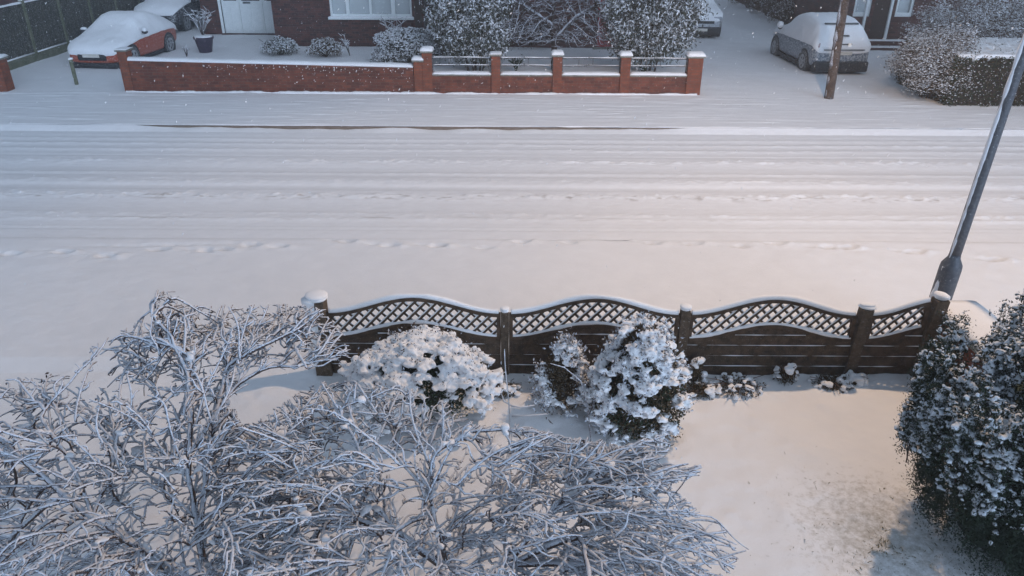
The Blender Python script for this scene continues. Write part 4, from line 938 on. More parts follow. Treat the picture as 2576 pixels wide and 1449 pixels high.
def colonise(roots, attr, step=.05, kill=.075, infl=.45, iters=90, up=.05, maxn=26000, jit=.16, mom=.8):
    P = [np.array(p) for p in roots[0]]; par = list(roots[1]); A_ = attr.copy()
    near = np.full(len(A_), 1e9); ni = np.zeros(len(A_), int)
    def upd(i0):
        if len(A_) == 0: return
        Q = np.array(P[i0:])
        if len(Q) == 0: return
        D = np.sqrt(((A_[:, None] - Q[None]) ** 2).sum(-1)); j = D.argmin(1); dm = D[np.arange(len(A_)), j]; b = dm < near; near[b] = dm[b]; ni[b] = j[b] + i0
    upd(0)
    for it in range(iters):
        act = near < infl
        if not act.any(): break
        D = {}
        v = A_[act] - np.array(P)[ni[act]]; v /= np.linalg.norm(v, axis=1)[:, None] + 1e-9
        for q, w in zip(ni[act], v): D.setdefault(int(q), []).append(w)
        i0 = len(P)
        for q, w in D.items():
            g_ = np.sum(w, 0) / len(w)
            if par[q] >= 0:
                pd = P[q] - P[par[q]]; g_ = g_ + mom * pd / (np.linalg.norm(pd) + 1e-9)
            g_ = g_ + rng.normal(size=3) * jit + np.array([0, 0, up]); l = np.linalg.norm(g_)
            if l < 1e-3: continue
            P.append(P[q] + g_ / l * step); par.append(q)
        if len(P) > maxn: break
        upd(i0); al = near > kill
        A_ = A_[al]; near = near[al]; ni = ni[al]
        if len(A_) == 0: break
    return np.array(P), np.array(par)
def chains_of(P, par, r0=.0035, ex=2.3, rmax=.06, tipr=.0025):
    n = len(P); ch = [[] for _ in range(n)]
    for i in range(n):
        if par[i] >= 0: ch[par[i]].append(i)
    rad = np.zeros(n)
    for i in range(n - 1, -1, -1):
        rad[i] = tipr if not ch[i] else min(rmax, (sum(rad[c] ** ex for c in ch[i]) ** (1 / ex)))
        if ch[i]: rad[i] = max(rad[i], max(rad[c] for c in ch[i]) * 1.0)
    out = []; forks = []
    starts = [i for i in range(n) if par[i] < 0]; stack = [(s, None) for s in starts]
    while stack:
        i, pr = stack.pop(); pts = [P[pr]] if pr is not None else []; rr = [rad[i]] if pr is not None else []
        while True:
            pts.append(P[i]); rr.append(rad[i])
            if not ch[i]: break
            c = sorted(ch[i], key=lambda k: -rad[k])
            for o in c[1:]: stack.append((o, i)); forks.append((P[i], rad[i]))
            i = c[0]
        pts = np.array(pts)
        if len(pts) > 4:
            q = pts.copy(); q[1:-1] = (pts[:-2] + 2 * pts[1:-1] + pts[2:]) / 4; pts = q
        out.append((pts, np.array(rr)))
    return out, forks
def limb_nodes(limbs, step=.05):
    """polylines; each begins at an earlier point -> node list with parents"""
    P = []; par = []
    for L in limbs:
        L = [np.array(p, float) for p in L]
        if P:
            Q = np.array(P); d = ((Q - L[0]) ** 2).sum(1); j = int(d.argmin()); prev = j
            if d[j] > .02 ** 2 * 25: prev = j
        else: P.append(L[0]); par.append(-1); prev = 0
        for a, b in zip(L, L[1:]):
            a0 = P[prev] if np.linalg.norm(P[prev] - a) < .6 else a; k = max(1, int(np.linalg.norm(b - a0) / step))
            for q in range(1, k + 1):
                P.append(a0 + (b - a0) * q / k + rng.normal(size=3) * .006); par.append(prev); prev = len(P) - 1
    return P, par
def in_poly(x, y, poly):
    c = np.zeros(len(x), bool); n = len(poly)
    for i in range(n):
        x1, y1 = poly[i]; x2, y2 = poly[(i + 1) % n]
        with np.errstate(divide='ignore', invalid='ignore'):
            k = ((y1 > y) != (y2 > y)) & (x < (x2 - x1) * (y - y1) / (y2 - y1 + 1e-12) + x1)
        c ^= k
    return c
def cloud(poly, n, h0, h1, dens=None):
    xs = [p[0] for p in poly]; ys = [p[1] for p in poly]; m = n * 4
    x = rng.uniform(min(xs), max(xs), m); y = rng.uniform(min(ys), max(ys), m); k = in_poly(x, y, poly); x = x[k][:n]; y = y[k][:n]
    z = rng.uniform(h0, h1, len(x)) if np.isscalar(h0) else None
    return np.array([at(a, b, c) for a, b, c in zip(x, y, z)])
def clumped(A_, s=3.0, thr=-.25, seed=0): return A_[fbm(A_[:, 0] * s + seed, A_[:, 1] * s, A_[:, 2] * s, 2) > thr]

# left snow laden shrub
base1 = at(560, 1640, 0.0); base1[1] = max(base1[1], 2.6)
p_ = lambda x, y, z: at(x, y, z)
limbs1 = [[base1, p_(520, 1560, .45), p_(440, 1455, .8), p_(330, 1370, 1.05), p_(235, 1310, 1.2), p_(120, 1210, 1.4), p_(20, 1120, 1.6), p_(-90, 1040, 1.7)],
          [p_(235, 1310, 1.2), p_(190, 1180, 1.45), p_(100, 1050, 1.65), p_(160, 975, 1.75), p_(230, 905, 1.85), p_(275, 848, 1.9)],
          [p_(520, 1560, .45), p_(500, 1350, .95), p_(470, 1180, 1.3), p_(478, 1040, 1.5), p_(470, 940, 1.65), p_(490, 900, 1.7), p_(400, 860, 1.78), p_(310, 845, 1.8)],
          [p_(500, 1350, .95), p_(520, 1180, 1.25), p_(545, 1040, 1.45), p_(600, 965, 1.55), p_(680, 925, 1.6), p_(770, 920, 1.62), p_(850, 895, 1.65)],
          [p_(545, 1040, 1.45), p_(570, 920, 1.65), p_(660, 870, 1.75), p_(750, 830, 1.8), p_(810, 780, 1.85)],
          [p_(235, 1310, 1.2), p_(290, 1160, 1.4), p_(300, 1080, 1.5), p_(370, 1060, 1.55), p_(470, 960, 1.7)],
          [p_(470, 940, 1.65), p_(430, 850, 1.8), p_(385, 800, 1.86), p_(388, 748, 1.92)], [p_(385, 800, 1.86), p_(425, 750, 1.95)]]
ATT1 = np.concatenate([
    cloud([(-220, 985), (0, 975), (120, 985), (180, 1040), (240, 1090), (230, 1180), (-220, 1250)], 130, 1.2, 1.75),
    cloud([(310, 865), (380, 840), (470, 825), (600, 820), (700, 825), (770, 830), (800, 860), (850, 890), (840, 915), (760, 930), (600, 925), (470, 915), (340, 880)], 260, 1.45, 1.75),
    cloud([(300, 890), (480, 930), (560, 1000), (640, 1090), (620, 1180), (260, 1180), (250, 1060), (420, 1060)], 170, 1.2, 1.65),
    cloud([(-220, 1180), (260, 1170), (460, 1150), (640, 1100), (700, 1200), (690, 1600), (-220, 1600)], 420, .5, 1.6)])
ATT1 = clumped(ATT1, 2.6, -.32, 3)
S1 = empty('bare_shrub', tuple(base1), 'left bare shrub with arching snow laden twigs and brown limb', 'shrub', 'snowy bare shrubs in the foreground')
P, par = colonise(limb_nodes(limbs1), ATT1, .045, .055, .42, 90, .02)
ch, forks = chains_of(P, par, tipr=.0028, ex=2.5, rmax=.032)
def shrub_mesh(S, ch, forks, P, S_par, hub, outline, nwhip, nshort, clump=.08, rngc=(.016, .036)):
    w = MB(); sn = MB(); ch = list(ch)
    hub = np.array(hub)
    def inside(pts):
        q = (pts - np.array([0, 0, CAM_H])) @ R3; x = 1288 - F * q[:, 0] / q[:, 2]; y = 724.5 + F * q[:, 1] / q[:, 2]
        return in_poly(x, y, outline)
    def put(pts, rad):
        k = inside(pts); n_ = len(pts) if k.all() else int(np.argmin(k))
        if n_ >= 3: ch.append((pts[:n_], rad[:n_]))
        return n_
    def arc(p, d, L, r0, r1, droop, side):
        k = max(5, int(L / .028)); t = np.linspace(0, 1, k)[:, None]; lat = np.cross(d, [0, 0, 1]); lat /= np.linalg.norm(lat) + 1e-9
        a, b = random.uniform(0, 6), random.uniform(4, 9); wob = np.sin(t * b + a) * .012 * lat + (np.sin(t * b * .8 + a * 2) * .008) * np.array([0, 0, 1]); wob = wob - wob[0]
        return p + d * L * t + lat * side * L * t ** 2 + np.array([0, 0, -droop]) * L * t ** 2 + wob, np.linspace(r0, r1, k)
    good = [i for i in range(1, len(P) - 1) if S_par[i] >= 0 and P[i][2] > .55]
    for w_i in range(nwhip):
        i = random.choice(good); t0 = P[i] - P[S_par[i]]; t0 /= np.linalg.norm(t0) + 1e-9; ou = (P[i] - hub) * [1, 1, .5]; ou /= np.linalg.norm(ou) + 1e-9
        d = ou * 1.0 + t0 * .35 + rng.normal(size=3) * .30; d[2] = abs(d[2]) * .4 + random.uniform(.05, .5); d /= np.linalg.norm(d); L = random.uniform(.4, .95)
        pts, rad = arc(P[i], d, L, .0058, .0024, random.uniform(.15, .75), random.uniform(-.3, .3)); n_ = put(pts, rad)
        sd = random.choice((-1, 1))
        for m in range(2, n_ - 1, 2):
            if random.random() < .42: continue
            sd = -sd; tt = pts[m] - pts[m - 1]; tt /= np.linalg.norm(tt); lt = np.cross(tt, [0, 0, 1]); d2 = tt * 1.0 + lt * sd * random.uniform(.3, .8) + np.array([0, 0, random.uniform(-.1, .45)]); d2 /= np.linalg.norm(d2)
            p2, r2 = arc(pts[m], d2, random.uniform(.05, .19) * (1.25 - m / len(pts)), .0034, .0019, random.uniform(.1, .6), random.uniform(-.35, .35)); put(p2, r2)
    for i in rng.integers(1, len(P) - 1, nshort):
        if S_par[i] < 0: continue
        t0 = P[i] - P[S_par[i]]; t0 /= np.linalg.norm(t0) + 1e-9; ou = (P[i] - hub) * [1, 1, .6]; ou /= np.linalg.norm(ou) + 1e-9
        d = t0 * .6 + ou * .7 + rng.normal(size=3) * .38; d[2] = d[2] * .7 + .12; d /= np.linalg.norm(d); pts, rad = arc(P[i], d, random.uniform(.06, .26), .0034, .0019, random.uniform(.1, .6), random.uniform(-.35, .35)); put(pts, rad)
    tubes_from(w, sn, ch)
    fk = [f for f in forks if random.random() < clump]
    C = []; R_ = []
    for p, r in fk:
        for q in range(random.randint(2, 5)):
            C.append(p + rng.normal(size=3) * [.03, .03, .01] + [0, 0, .012 + r]); R_.append(random.uniform(*rngc))
    w.build('branches', M['bark'], S); sn.build('snow', M['rime'], S, True)
    if C: snow_mass('snow', S, np.array(C), np.array(R_), (1.3, 1.1, .6), .009, .1, mat=M['snow_twig'], disp=.01, ns=.04)
OUT1 = [(-400, 940), (0, 955), (130, 940), (200, 900), (270, 835), (300, 850), (300, 830), (370, 790), (390, 730), (440, 730), (470, 770), (600, 765), (720, 765), (800, 770), (860, 830), (900, 890), (880, 940), (760, 950), (640, 960), (580, 1010), (620, 1080), (760, 1010), (820, 1100), (780, 1700), (-400, 1700)]
shrub_mesh(S1, ch, forks, P, par, base1 + [0, 0, .4], OUT1, 430, 1700, .10, (.012, .026))
print('shrub1 nodes', len(P))
# hanging withered leaves
def dead_leaves(S, spots):
    m_ = MB()
    for (x, y, z) in spots:
        c = at(x, y, z)
        for q in range(3): leaves(m_, [c + rng.normal(size=3) * .012], .045, .35, up=-1.2)
    m_.build('foliage', M['bark_dark'], S)
dead_leaves(S1, [(389, 750, 1.92), (425, 752, 1.95), (540, 790, 1.85), (700, 790, 1.85), (110, 945, 1.7), (615, 790, 1.85), (745, 800, 1.86)])

base2 = at(1180, 1660, 0.0)
limbs2 = [[base2, p_(1160, 1560, .4), p_(1130, 1440, .8), p_(1100, 1330, 1.1), p_(1080, 1230, 1.3), p_(1090, 1140, 1.45), p_(1180, 1085, 1.55), p_(1300, 1080, 1.58)],
          [p_(1130, 1440, .8), p_(1000, 1340, 1.0), p_(930, 1240, 1.2), p_(900, 1120, 1.4), p_(850, 1030, 1.55), p_(1000, 975, 1.62)],
          [p_(1160, 1560, .4), p_(1280, 1420, .9), p_(1350, 1330, 1.15), p_(1420, 1250, 1.3), p_(1520, 1180, 1.42), p_(1590, 1120, 1.5), p_(1665, 1100, 1.5)],
          [p_(1350, 1330, 1.15), p_(1500, 1270, 1.3), p_(1620, 1220, 1.38), p_(1700, 1180, 1.42), p_(1755, 1182, 1.4)],
          [p_(1280, 1420, .9), p_(1420, 1360, 1.15), p_(1560, 1310, 1.28), p_(1690, 1290, 1.3), p_(1790, 1300, 1.25), p_(1840, 1345, 1.1), p_(1885, 1385, .95)],
          [p_(1560, 1310, 1.28), p_(1700, 1330, 1.2), p_(1790, 1360, 1.1), p_(1830, 1440, .8)],
          [p_(1280, 1420, .9), p_(1450, 1420, 1.05), p_(1600, 1400, 1.1), p_(1700, 1430, 1.0), p_(1760, 1470, .85)],
          [p_(1000, 1340, 1.0), p_(860, 1300, 1.15), p_(740, 1220, 1.3), p_(700, 1130, 1.4), p_(720, 1050, 1.5)],
          [p_(1420, 1250, 1.3), p_(1470, 1170, 1.45), p_(1480, 1120, 1.55)]]
ATT2 = np.concatenate([
    cloud([(620, 1120), (700, 1080), (770, 1050), (860, 1040), (990, 1040), (1080, 1060), (1130, 1090), (1250, 1110), (1400, 1100), (1390, 1150), (1200, 1200), (900, 1250), (660, 1230)], 260, 1.1, 1.6),
    cloud([(1380, 1130), (1500, 1130), (1620, 1150), (1650, 1200), (1700, 1240), (1660, 1260), (1400, 1260)], 230, 1.15, 1.5),
    cloud([(650, 1220), (900, 1240), (1380, 1190), (1560, 1250), (1650, 1300), (1700, 1350), (1700, 1420), (1660, 1480), (1660, 1600), (640, 1600)], 620, .5, 1.5)])
ATT2 = clumped(ATT2, 2.6, -.34, 9)
S2 = empty('bare_shrub', tuple(base2), 'right bare shrub with thick snow on twigs reaching over the lawn', 'shrub', 'snowy bare shrubs in the foreground')
P, par = colonise(limb_nodes(limbs2), ATT2, .045, .055, .42, 90, .02)
ch, forks = chains_of(P, par, tipr=.0028, ex=2.5, rmax=.028); OUT2 = [(560, 1090), (640, 1060), (730, 1000), (800, 960), (1000, 960), (1120, 1010), (1200, 1070), (1300, 1060), (1420, 1100), (1500, 1100), (1560, 1120), (1680, 1090), (1700, 1130), (1640, 1170), (1770, 1165), (1760, 1200), (1680, 1220), (1760, 1280), (1890, 1375), (1860, 1400), (1840, 1480), (1800, 1700), (500, 1700)]
shrub_mesh(S2, ch, forks, P, par, base2 + [-.3, 0, .4], OUT2, 540, 2100, .16, (.013, .03))
print('shrub2 nodes', len(P))
dead_leaves(S2, [(1200, 1105, 1.5), (1460, 1110, 1.5), (1380, 1045, 1.3), (1690, 1345, 1.1)])

# thin upright sapling between the bushes
sb = at(1290, 1300, 0); S3 = empty('sapling', (sb[0], sb[1], 0), 'thin upright snow coated sapling with two side twigs, before the bushes', 'sapling')
w = MB(); sn = MB(); ya = sb[1]
tz = aty(1272, 880, ya)[2]; zz = np.linspace(0, tz, 40)
stem_ = np.stack([sb[0] + (aty(1272, 880, ya)[0] - sb[0]) * zz / tz + .008 * np.sin(zz * 7), ya + .006 * np.sin(zz * 5), zz], 1)
tubes_from(w, sn, [(stem_, .008 - .004 * zz / tz), (np.array([aty(1288, 1048, ya), aty(1330, 1047, ya - .02), aty(1380, 1042, ya - .03)]), np.array([.004, .003, .003])),
                   (np.array([aty(1286, 1020, ya), aty(1268, 1010, ya), aty(1262, 990, ya)]), np.array([.004, .003, .003])), (np.array([aty(1287, 1022, ya), aty(1310, 1026, ya), aty(1346, 1020, ya)]), np.array([.004, .003, .003]))], 1.3)
w.build('branches', M['bark_dark'], S3); sn.build('snow', M['snow_twig'], S3, True)
sb = at(1500, 1330, 0); S4 = empty('sapling', (sb[0], sb[1], 0), 'thin bent snow coated sapling just left of the tall conifer bush', 'sapling')
w = MB(); sn = MB(); ya = sb[1]; L_ = np.array([[*aty(x, y, ya)] for x, y in ((1500, 1330), (1492, 1200), (1485, 1090), (1478, 1020), (1462, 960), (1420, 925), (1385, 915))]); L_[0][2] = 0
q = np.linspace(0, 6, 40); L_ = np.stack([np.interp(q, range(7), L_[:, k]) for k in range(3)], 1); tubes_from(w, sn, [(L_, np.linspace(.006, .002, 40)), (np.array([aty(1484, 1040, ya), aty(1500, 1000, ya), aty(1496, 985, ya)]), np.array([.004, .003, .003]))], .8)
w.build('branches', M['bark_dark'], S4); sn.build('snow', M['rime'], S4, True)

# --- front garden plants across the road
def leafy_tree(name, label, c, r, trunks, nleaf, ls, mat, cat='tree', snow_n=1500, zlow=0, sr=(.02, .045), seed=0, snowmat=None, droop=0.):
    """evergreen with hanging leaves, snow on the upper leaves"""
    T = empty(name, (c[0], c[1], .1), label, cat)
    m_ = MB(); c = np.array(c, float); r = np.array(r, float)
    for (dx, dy, rad) in trunks:
        b = np.array([c[0] + dx * .5, c[1] + dy * .5, .05]); e = c + np.array([dx, dy, -.1 * r[2]]); m_.tube([b, (b + e) / 2 + [dx * .12, 0, 0], e, e + [dx * .4, dy * .4, r[2] * .5]], [rad, rad * .85, rad * .6, rad * .3], 7)
    m_.build('trunk', M['bark_dark'], T)
    nc = 300; cen, d, k = bush_pts(c, r, nc, .45, seed=seed, wob=.25, lowd=-.92)
    cen = cen[cen[:, 2] > zlow]
    per = nleaf // len(cen); f = MB(); s = MB()
    for q in cen:
        off = rng.normal(size=(per, 3)) * np.array([.16, .16, .14]) * (r.mean() / 1.0) ** .5; leaves(f, q + off, ls, .32, up=-droop)
        ns = snow_n // len(cen); off = rng.normal(size=(ns, 3)) * np.array([.15, .15, .12]) * (r.mean() / 1.0) ** .5; off[:, 2] += .03
        leaves(s, q + off + [0, -.03, .03], ls * .95, .38, up=-droop); leaves(s, q + off * [1, 1, .7] + [0, -.02, .07], ls * .9, .4, up=-.3)
    f.build('foliage', mat, T); s.build('snow', M['snow_twig'], T, True); return T
YT = 23.2
def T_at(px, Y): return pxx(px, Y, 1.0)
leafy_tree('evergreen_tree', 'left evergreen tree with snowy hanging leaves behind the railings', (T_at(1190, YT), YT, 1.80), (1.12, .9, 1.6), [(-.3, 0, .035), (.1, .1, .04), (.35, -.1, .03), (0, -.2, .03), (.5, .1, .022)], 44000, .10, M['grey_leaf'], snow_n=15000, zlow=.62, seed=2, droop=.8)
leafy_tree('evergreen_tree', 'right evergreen tree with snowy hanging leaves by the driveway', (T_at(1634, YT + .1), YT + .1, 1.82), (1.2, 1.0, 1.6), [(-.3, 0, .035), (.15, .1, .04), (.4, -.1, .03), (-.1, -.2, .03)], 46000, .10, M['grey_leaf'], snow_n=16000, zlow=.66, seed=5, droop=.8)
# spreading bare tree between them
tb = np.array([T_at(1395, 23.4), 23.4, .05]); ST = empty('bare_tree', tuple(tb), 'spreading bare tree with snowy twigs between the two evergreens', 'tree')
limbs = [[tb, tb + [0, 0, .9], tb + [-.1, .1, 1.3]], [tb + [0, 0, .9], tb + [.6, .2, 1.5], tb + [1.3, .3, 1.9]], [tb + [-.1, .1, 1.3], tb + [-.9, .2, 1.8], tb + [-1.5, 0, 2.1]], [tb + [-.1, .1, 1.3], tb + [0, .2, 2.1]]]
n = 4200; AT = np.stack([rng.uniform(-2.0, 2.1, n), rng.uniform(-1.1, 1.1, n), rng.uniform(.75, 3.0, n)], 1); AT = AT[(AT[:, 2] > .85 + .25 * fbm(AT[:, 0], AT[:, 1], 3., 2)) & ((AT[:, 0] / 2.2) ** 2 + (AT[:, 1] / 1.2) ** 2 < 1)] + tb
P, par = colonise(limb_nodes(limbs, .08), AT, .07, .09, .9, 90, .0, jit=.12); ch, fk = chains_of(P, par, tipr=.0045, ex=2.4, rmax=.09)
w = MB(); sn = MB()
for i in rng.integers(0, len(P), 1300):
    d = rng.normal(size=3); d[2] = abs(d[2]) * .3; d /= np.linalg.norm(d); ch.append((np.array([P[i], P[i] + d * random.uniform(.08, .26)]), np.array([.005, .004])))
tubes_from(w, sn, ch, 1.0); w.build('branches', M['bark_dark'], ST); sn.build('snow', M['rime'], ST, True)

def small_shrub(name, label, px, py, r, h, nleaf, mat, snow_n, ls=.05, cat='shrub', group=None, Y=None, sr=(.012, .03)):
    c = at(px, py, .1); S = empty(name, (c[0], c[1], .1), label, cat, group); cc = np.array([c[0], c[1], .1 + h * .35]); rr_ = np.array([r, r * .8, h * .7])
    pts, d, k = bush_pts(cc, rr_, nleaf, .35, wob=.25, seed=px); f = MB(); leaves(f, pts, ls, .35, up=.3); f.build('foliage', mat, S)
    m_ = MB()
    for q in range(16):
        a = random.uniform(0, 6.28); e = cc + np.array([math.cos(a) * r * random.uniform(.5, 1.2), math.sin(a) * r * .8, h * random.uniform(.2, .75)]); b = np.array([c[0], c[1], .05]); m_.tube([b, (b + e) / 2 + [0, 0, h * .1], e], [.016, .011, .006], 5)
    m_.build('stem', M['bark_dark'], S)
    pts, d, k = bush_pts(cc, rr_ * 1.05, snow_n, .7, wob=.25, seed=px); pts = pts[d[:, 2] > -.1]; s = MB(); blobs(s, pts, rng.uniform(sr[0], sr[1], len(pts)), (1.3, .8, .6), OCT, .25); s.build('snow', M['snow_twig'], S, True); return S
small_shrub('garden_shrub', 'rounded frosty shrub in the front garden below the garage doors', 706, 138, .55, .52, 4200, M['grey_leaf'], 1500, .055)
small_shrub('garden_shrub', 'dark rounded shrub in the front garden right of the frosty one', 820, 142, .55, .55, 4200, M['brown_leaf'], 1100, .055)
small_shrub('garden_shrub', 'big loose frosty shrub against the low wall by the stepped pillar', 1030, 157, .95, 1.05, 9500, M['grey_leaf'], 4600, .06, sr=(.014, .036))
small_shrub('garden_shrub', 'pale low spreading shrub left of the big frosty shrub', 975, 160, .55, .42, 2500, M['grey_leaf'], 1600, .05)
def twig_plant(label, px, py, h, spread, n, cat='plant', z0=.1, name='twiggy_plant', loc=None):
    c = at(px, py, z0) if loc is None else np.array(loc, float); S = empty(name, tuple(c), label, cat); w = MB(); sn = MB(); chs = []
    for q in range(n):
        a = random.uniform(0, 6.28); e = c + np.array([math.cos(a) * spread * random.uniform(.3, 1), math.sin(a) * spread * .7, h * random.uniform(.55, 1)]); m = (c + e) / 2 + np.array([0, 0, h * .12]); chs.append((np.array([c, m, e]), np.array([.012, .009, .005])))
        for t in range(4):
            p = m + (e - m) * random.random(); g_ = p + np.array([random.uniform(-1, 1), random.uniform(-1, 1), random.uniform(0, .8)]) * spread * .35; chs.append((np.array([p, g_]), np.array([.007, .004])))
    tubes_from(w, sn, chs, 1.6); w.build('branches', M['bark_dark'], S); sn.build('snow', M['snow_twig'], S, True); return S
twig_plant('small dead stalks in the snow behind the wall near the orange car', 470, 142, .35, .16, 7)
twig_plant('thin bare rose like twigs beside the dark rounded shrub', 880, 140, .7, .4, 9)
twig_plant('tall thin bare twigs in front of the white window', 1000, 128, 1.3, .75, 9)
# strappy leaved plant behind the railing
def strappy(label, px, py, h, n):
    c = at(px, py, .1); S = empty('strappy_plant', tuple(c), label, 'plant'); w = MB()
    for q in range(n):
        a = random.uniform(0, 6.28); L = h * random.uniform(.7, 1.1); t = np.linspace(0, 1, 6); o_ = L * .55 * random.uniform(.3, 1.1)
        w.tube(np.stack([c[0] + math.cos(a) * o_ * t ** 1.6, c[1] + math.sin(a) * o_ * t ** 1.6, c[2] + L * (t - .35 * t ** 2.5)], 1), [.018, .02, .02, .016, .012, .004], 4)
    w.build('leaf', M['yew_leaf'], S); s = MB(); blobs(s, c + rng.normal(size=(40, 3)) * [.14, .14, .12] + [0, 0, h * .5], .018, (1.2, .8, .6), OCT, .2); s.build('snow', M['snow_twig'], S, True)
strappy('dark strappy leaved clump behind the second railing', 1298, 182, .62, 26); strappy('small dark strappy clump behind the fourth railing', 1618, 190, .45, 16)

# pots
def pot(px, py, r, h, mat, label, name='plant_pot', rim=True, z0=.1):
    c = at(px, py, z0); S = empty(name, tuple(c), label, 'plant pot'); m_ = MB(); m_.lathe([(r * .68, 0), (r * .98, h * .86), (r * 1.08, h * .87), (r * 1.08, h), (r * .9, h), (r * .88, h * .9)], c, 20); m_.build('pot', mat, S)
    s = MB(); blobs(s, [c + [0, 0, h * 1.0]], r * .98, (1, 1, .22), ICO3, .01); s.build('snow', M['snow'], S, True); return c
c = pot(518, 131, .30, .50, M['plum'], 'dark glazed pot with bare shrub in front of the garage')
twig_plant('bare snowy shrub growing in the dark glazed pot', 0, 0, .95, .5, 20, 'shrub', name='potted_shrub', loc=c + [0, 0, .48])
c = pot(748, 105, .24, .42, M['terracotta'], 'terracotta urn topped with snow beside the garage doors')
# water butt with snow cap and leaning snowy ladder
c = at(1101, 136, .1); S = empty('water_butt', tuple(c), 'dark barrel capped with snow at the house corner', 'water butt')
m_ = MB(); m_.lathe([(.19, 0), (.22, .25), (.22, .45), (.19, .62)], c, 18); m_.build('barrel', M['ink'], S, True); s = MB(); blobs(s, [c + [0, 0, .66]], .22, (1, 1, .4), ICO3, .01); s.build('snow', M['snow'], S, True)
c = at(1060, 138, .1); e = aty(1085, 42, c[1] + .5); S = empty('garden_arch', tuple(c), 'leaning snow covered trellis pole beside the big frosty shrub', 'trellis')
dv = e - c; m_ = MB(); m_.tube([c, e], .022, 6); m_.tube([c + [.17, 0, 0], e + [.17, 0, 0]], .022, 6)
for t in np.linspace(.12, .95, 9): m_.tube([c + dv * t, c + dv * t + [.17, 0, 0]], .014, 5)
m_.build('frame', M['bark_dark'], S); s = MB()
s.tube([c + [-.02, -.03, .02], e + [-.02, -.03, .02]], .03, 7); s.tube([c + [.15, -.03, .02], e + [.15, -.03, .02]], .024, 7)
for t in np.linspace(.12, .95, 9): s.tube([c + dv * t + [0, -.01, .02], c + dv * t + [.17, -.01, .02]], .016, 5)
s.build('snow', M['snow'], S, True)

# hedge and frosty shrub on the right
hx0_, hyA = pxx(2330, 20.9, .3), 20.7
Hd = empty('hedge', (hx0_ + 2, 21.3, 0), 'clipped dark green hedge with flat snow top at far right', 'hedge')
hh_ = 1.30; HX0, HX1, HY0, HY1 = pxx(2385, 19.1, .3), 19.5, 19.1, 21.9
m_ = MB(); m_.box(HX0 + .12, HX1 - .1, HY0 + .12, HY1 - .12, 0, hh_ - .1); m_.build('stem', M['bark_dark'], Hd)
n = 42000; X = rng.uniform(HX0, HX1, n); Y = rng.uniform(HY0, HY1, n); Z = rng.uniform(.02, hh_, n); fc = rng.integers(0, 4, n)
Y = np.where(fc < 2, HY0 + .07 * fbm(X * 1.5, Z * 1.5, 1., 3) + rng.uniform(-.03, .1, n), Y); Z = np.where(fc == 2, hh_ + rng.uniform(-.08, .03, n), Z); X = np.where(fc == 3, HX0 + rng.uniform(-.03, .1, n), X)
Hp = np.stack([X, Y, Z], 1); m_ = MB(); Hp = Hp + rng.normal(size=Hp.shape) * .03 * (rng.random(len(Hp)) < .3)[:, None]; leaves(m_, Hp[::2], .06, .4); m_.build('foliage', M['green_leaf'], Hd); m_ = MB(); leaves(m_, Hp[1::2], .055, .4); m_.build('foliage', M['brown_leaf'], Hd)
q1 = sheet('snow', HX0 + .02, HX1, HY0 + .05, HY1, .06, .06, lambda x, y: hh_ + .045 + .03 * fbm(x * 2.5, y * 2.5, 3, 3) - .10 * (np.maximum(0, fbm(x * 9, y * 9, 6., 2)) > .38), M['snow']); del q1['kind']
q1.parent = Hd; q1.matrix_parent_inverse = world_of(Hd).inverted(); so = q1.modifiers.new('so', 'SOLIDIFY'); so.thickness = .09
n = 4000; pick = Hp[rng.integers(0, len(Hp), n)]; s = MB(); blobs(s, pick, rng.uniform(.008, .02, n), (1, .8, .7), OCT, .2); s.build('snow', M['snow_twig'], Hd, True)
cS = np.array([pxx(2345, 20.9, .8), 21.35, .85])
def frost_shrub(label, c, r, nl, ns, seed, trunk=True):
    S = empty('frosty_shrub', (c[0], c[1], .05), label, 'shrub'); c = np.array(c); r = np.array(r); nc = 230
    cen, d, k = bush_pts(c, r, nc, .5, seed=seed, wob=.3); cen = cen[cen[:, 2] > .05]; f = MB(); s = MB(); per = nl // len(cen); pn_ = ns // len(cen)
    for q in cen:
        leaves(f, q + rng.normal(size=(per, 3)) * .11, .045, .3); blobs(s, q + rng.normal(size=(pn_, 3)) * .11 + [0, 0, .02], rng.uniform(.008, .022, pn_), (1.8, .6, .6), OCT, .25)
    f.build('foliage', M['brown_leaf'], S); s.build('snow', M['snow_twig'], S, True); m_ = MB(); stems(m_, c, r, 22, .022, .9); m_.build('stem', M['bark'], S)
frost_shrub('loose brownish shrub bulging from the left end of the hedge', (pxx(2345, 20.1, .6), 20.1, .74), (.90, 1.0, 1.0), 30000, 15000, 3)
frost_shrub('wide frosted shrub spreading behind the snow topped hedge', (pxx(2440, 23.4, 1.2), 23.3, 1.15), (1.9, 1.1, 1.15), 26000, 17000, 8)
frost_shrub('frosted shrub at the top right corner behind the hedge', (pxx(2590, 23.8, 1.2), 23.6, 1.2), (1.5, 1.1, 1.2), 16000, 10000, 12)
small_shrub('garden_shrub', 'small pale shrub in the snow left of the hedge', 2268, 200, .35, .3, 900, M['grey_leaf'], 700, .04)
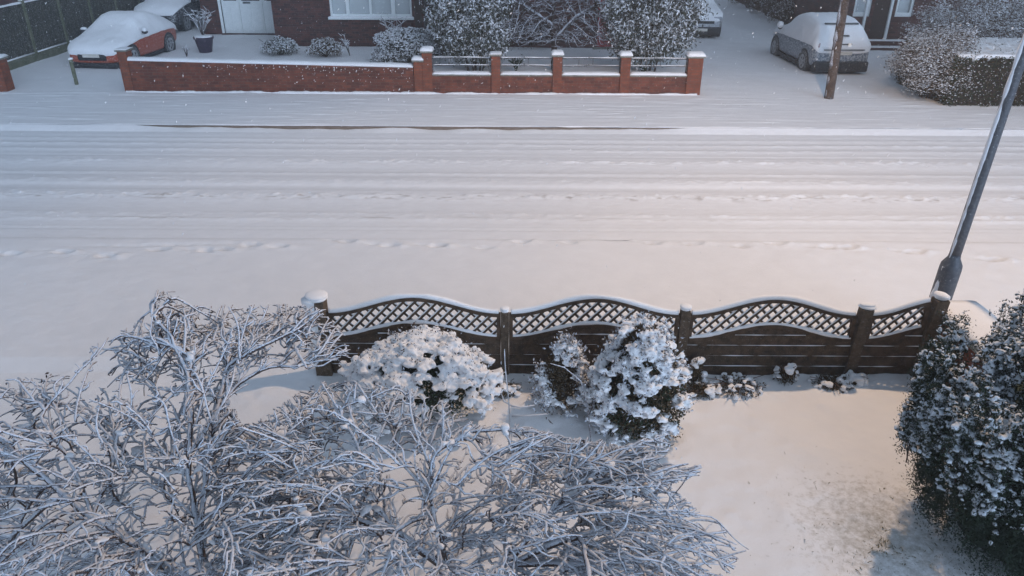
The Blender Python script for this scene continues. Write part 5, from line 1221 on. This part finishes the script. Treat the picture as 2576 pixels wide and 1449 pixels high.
# dark bushes along the side of the right-hand house
for i, (px, py, r, h, lab) in enumerate([(1975, 62, .7, .9, 'dark bush at the side wall, just left of the blue hatchback'), (1930, 42, .8, 1.0, 'middle dark bush along the right hand driveway edge'), (1880, 20, .9, 1.1, 'farthest dark bush along the right hand driveway edge')]):
    small_shrub('driveway_bush', lab, px, py, r, h, 4200, M['brown_leaf'], 700, .06, 'bush', 'dark bushes along the driveway')
twig_plant('bare snowy branches beside the side wall above the blue car', 1988, 60, 1.5, .9, 12, name='bare_shrub_by_drive')
# thicket closing the view behind the spreading tree
small_shrub('garden_shrub', 'dark leafless shrub against the house wall behind the bare tree', 1330, 118, 1.0, .9, 6000, M['bark_dark'], 900, .06)

# ------------------------------------------------------------------ falling snow
n = 7500; X = rng.uniform(-1, 1, n); Y = 3 + 27 * rng.random(n) ** .6; X = X * (3 + Y * .85); Z = rng.uniform(.15, 6.5, n)
k = MB(); Rf = rng.uniform(.35, 1, n) ** 2 * np.clip(.004 + Y * .0008, 0, .016); blobs(k, np.zeros((n, 3)), Rf, (.55, .55, 1.5), OCT, .3)
Vf = k.v[0].reshape(n, 6, 3); ta = rng.normal(.5, .35, n); x_ = Vf[..., 0] * np.cos(ta)[:, None] + Vf[..., 2] * np.sin(ta)[:, None]; z_ = -Vf[..., 0] * np.sin(ta)[:, None] + Vf[..., 2] * np.cos(ta)[:, None]
Vf = np.stack([x_, Vf[..., 1], z_], -1) + np.stack([X, Y, Z], 1)[:, None]; k.v[0] = Vf.reshape(-1, 3)
tag(k.build('falling_snow', M['snow']), 'snowflakes drifting down over the whole street', 'snow', kind='stuff')

# ------------------------------------------------------------------ air full of fine snow
hz = MB(); hz.box(-45, 45, -6, 66, -1.1, 10.5); hz = tag(hz.build('haze', bpy.data.materials.new('haze')), kind='stuff')
hm = hz.data.materials[0]; hm.use_nodes = True; hm.node_tree.nodes.clear(); ho = hm.node_tree.nodes.new('ShaderNodeOutputMaterial'); hv = hm.node_tree.nodes.new('ShaderNodeVolumePrincipled')
hv.inputs['Color'].default_value = (.86, .9, .95, 1); hv.inputs['Density'].default_value = .0032; hm.node_tree.links.new(hv.outputs[0], ho.inputs['Volume'])
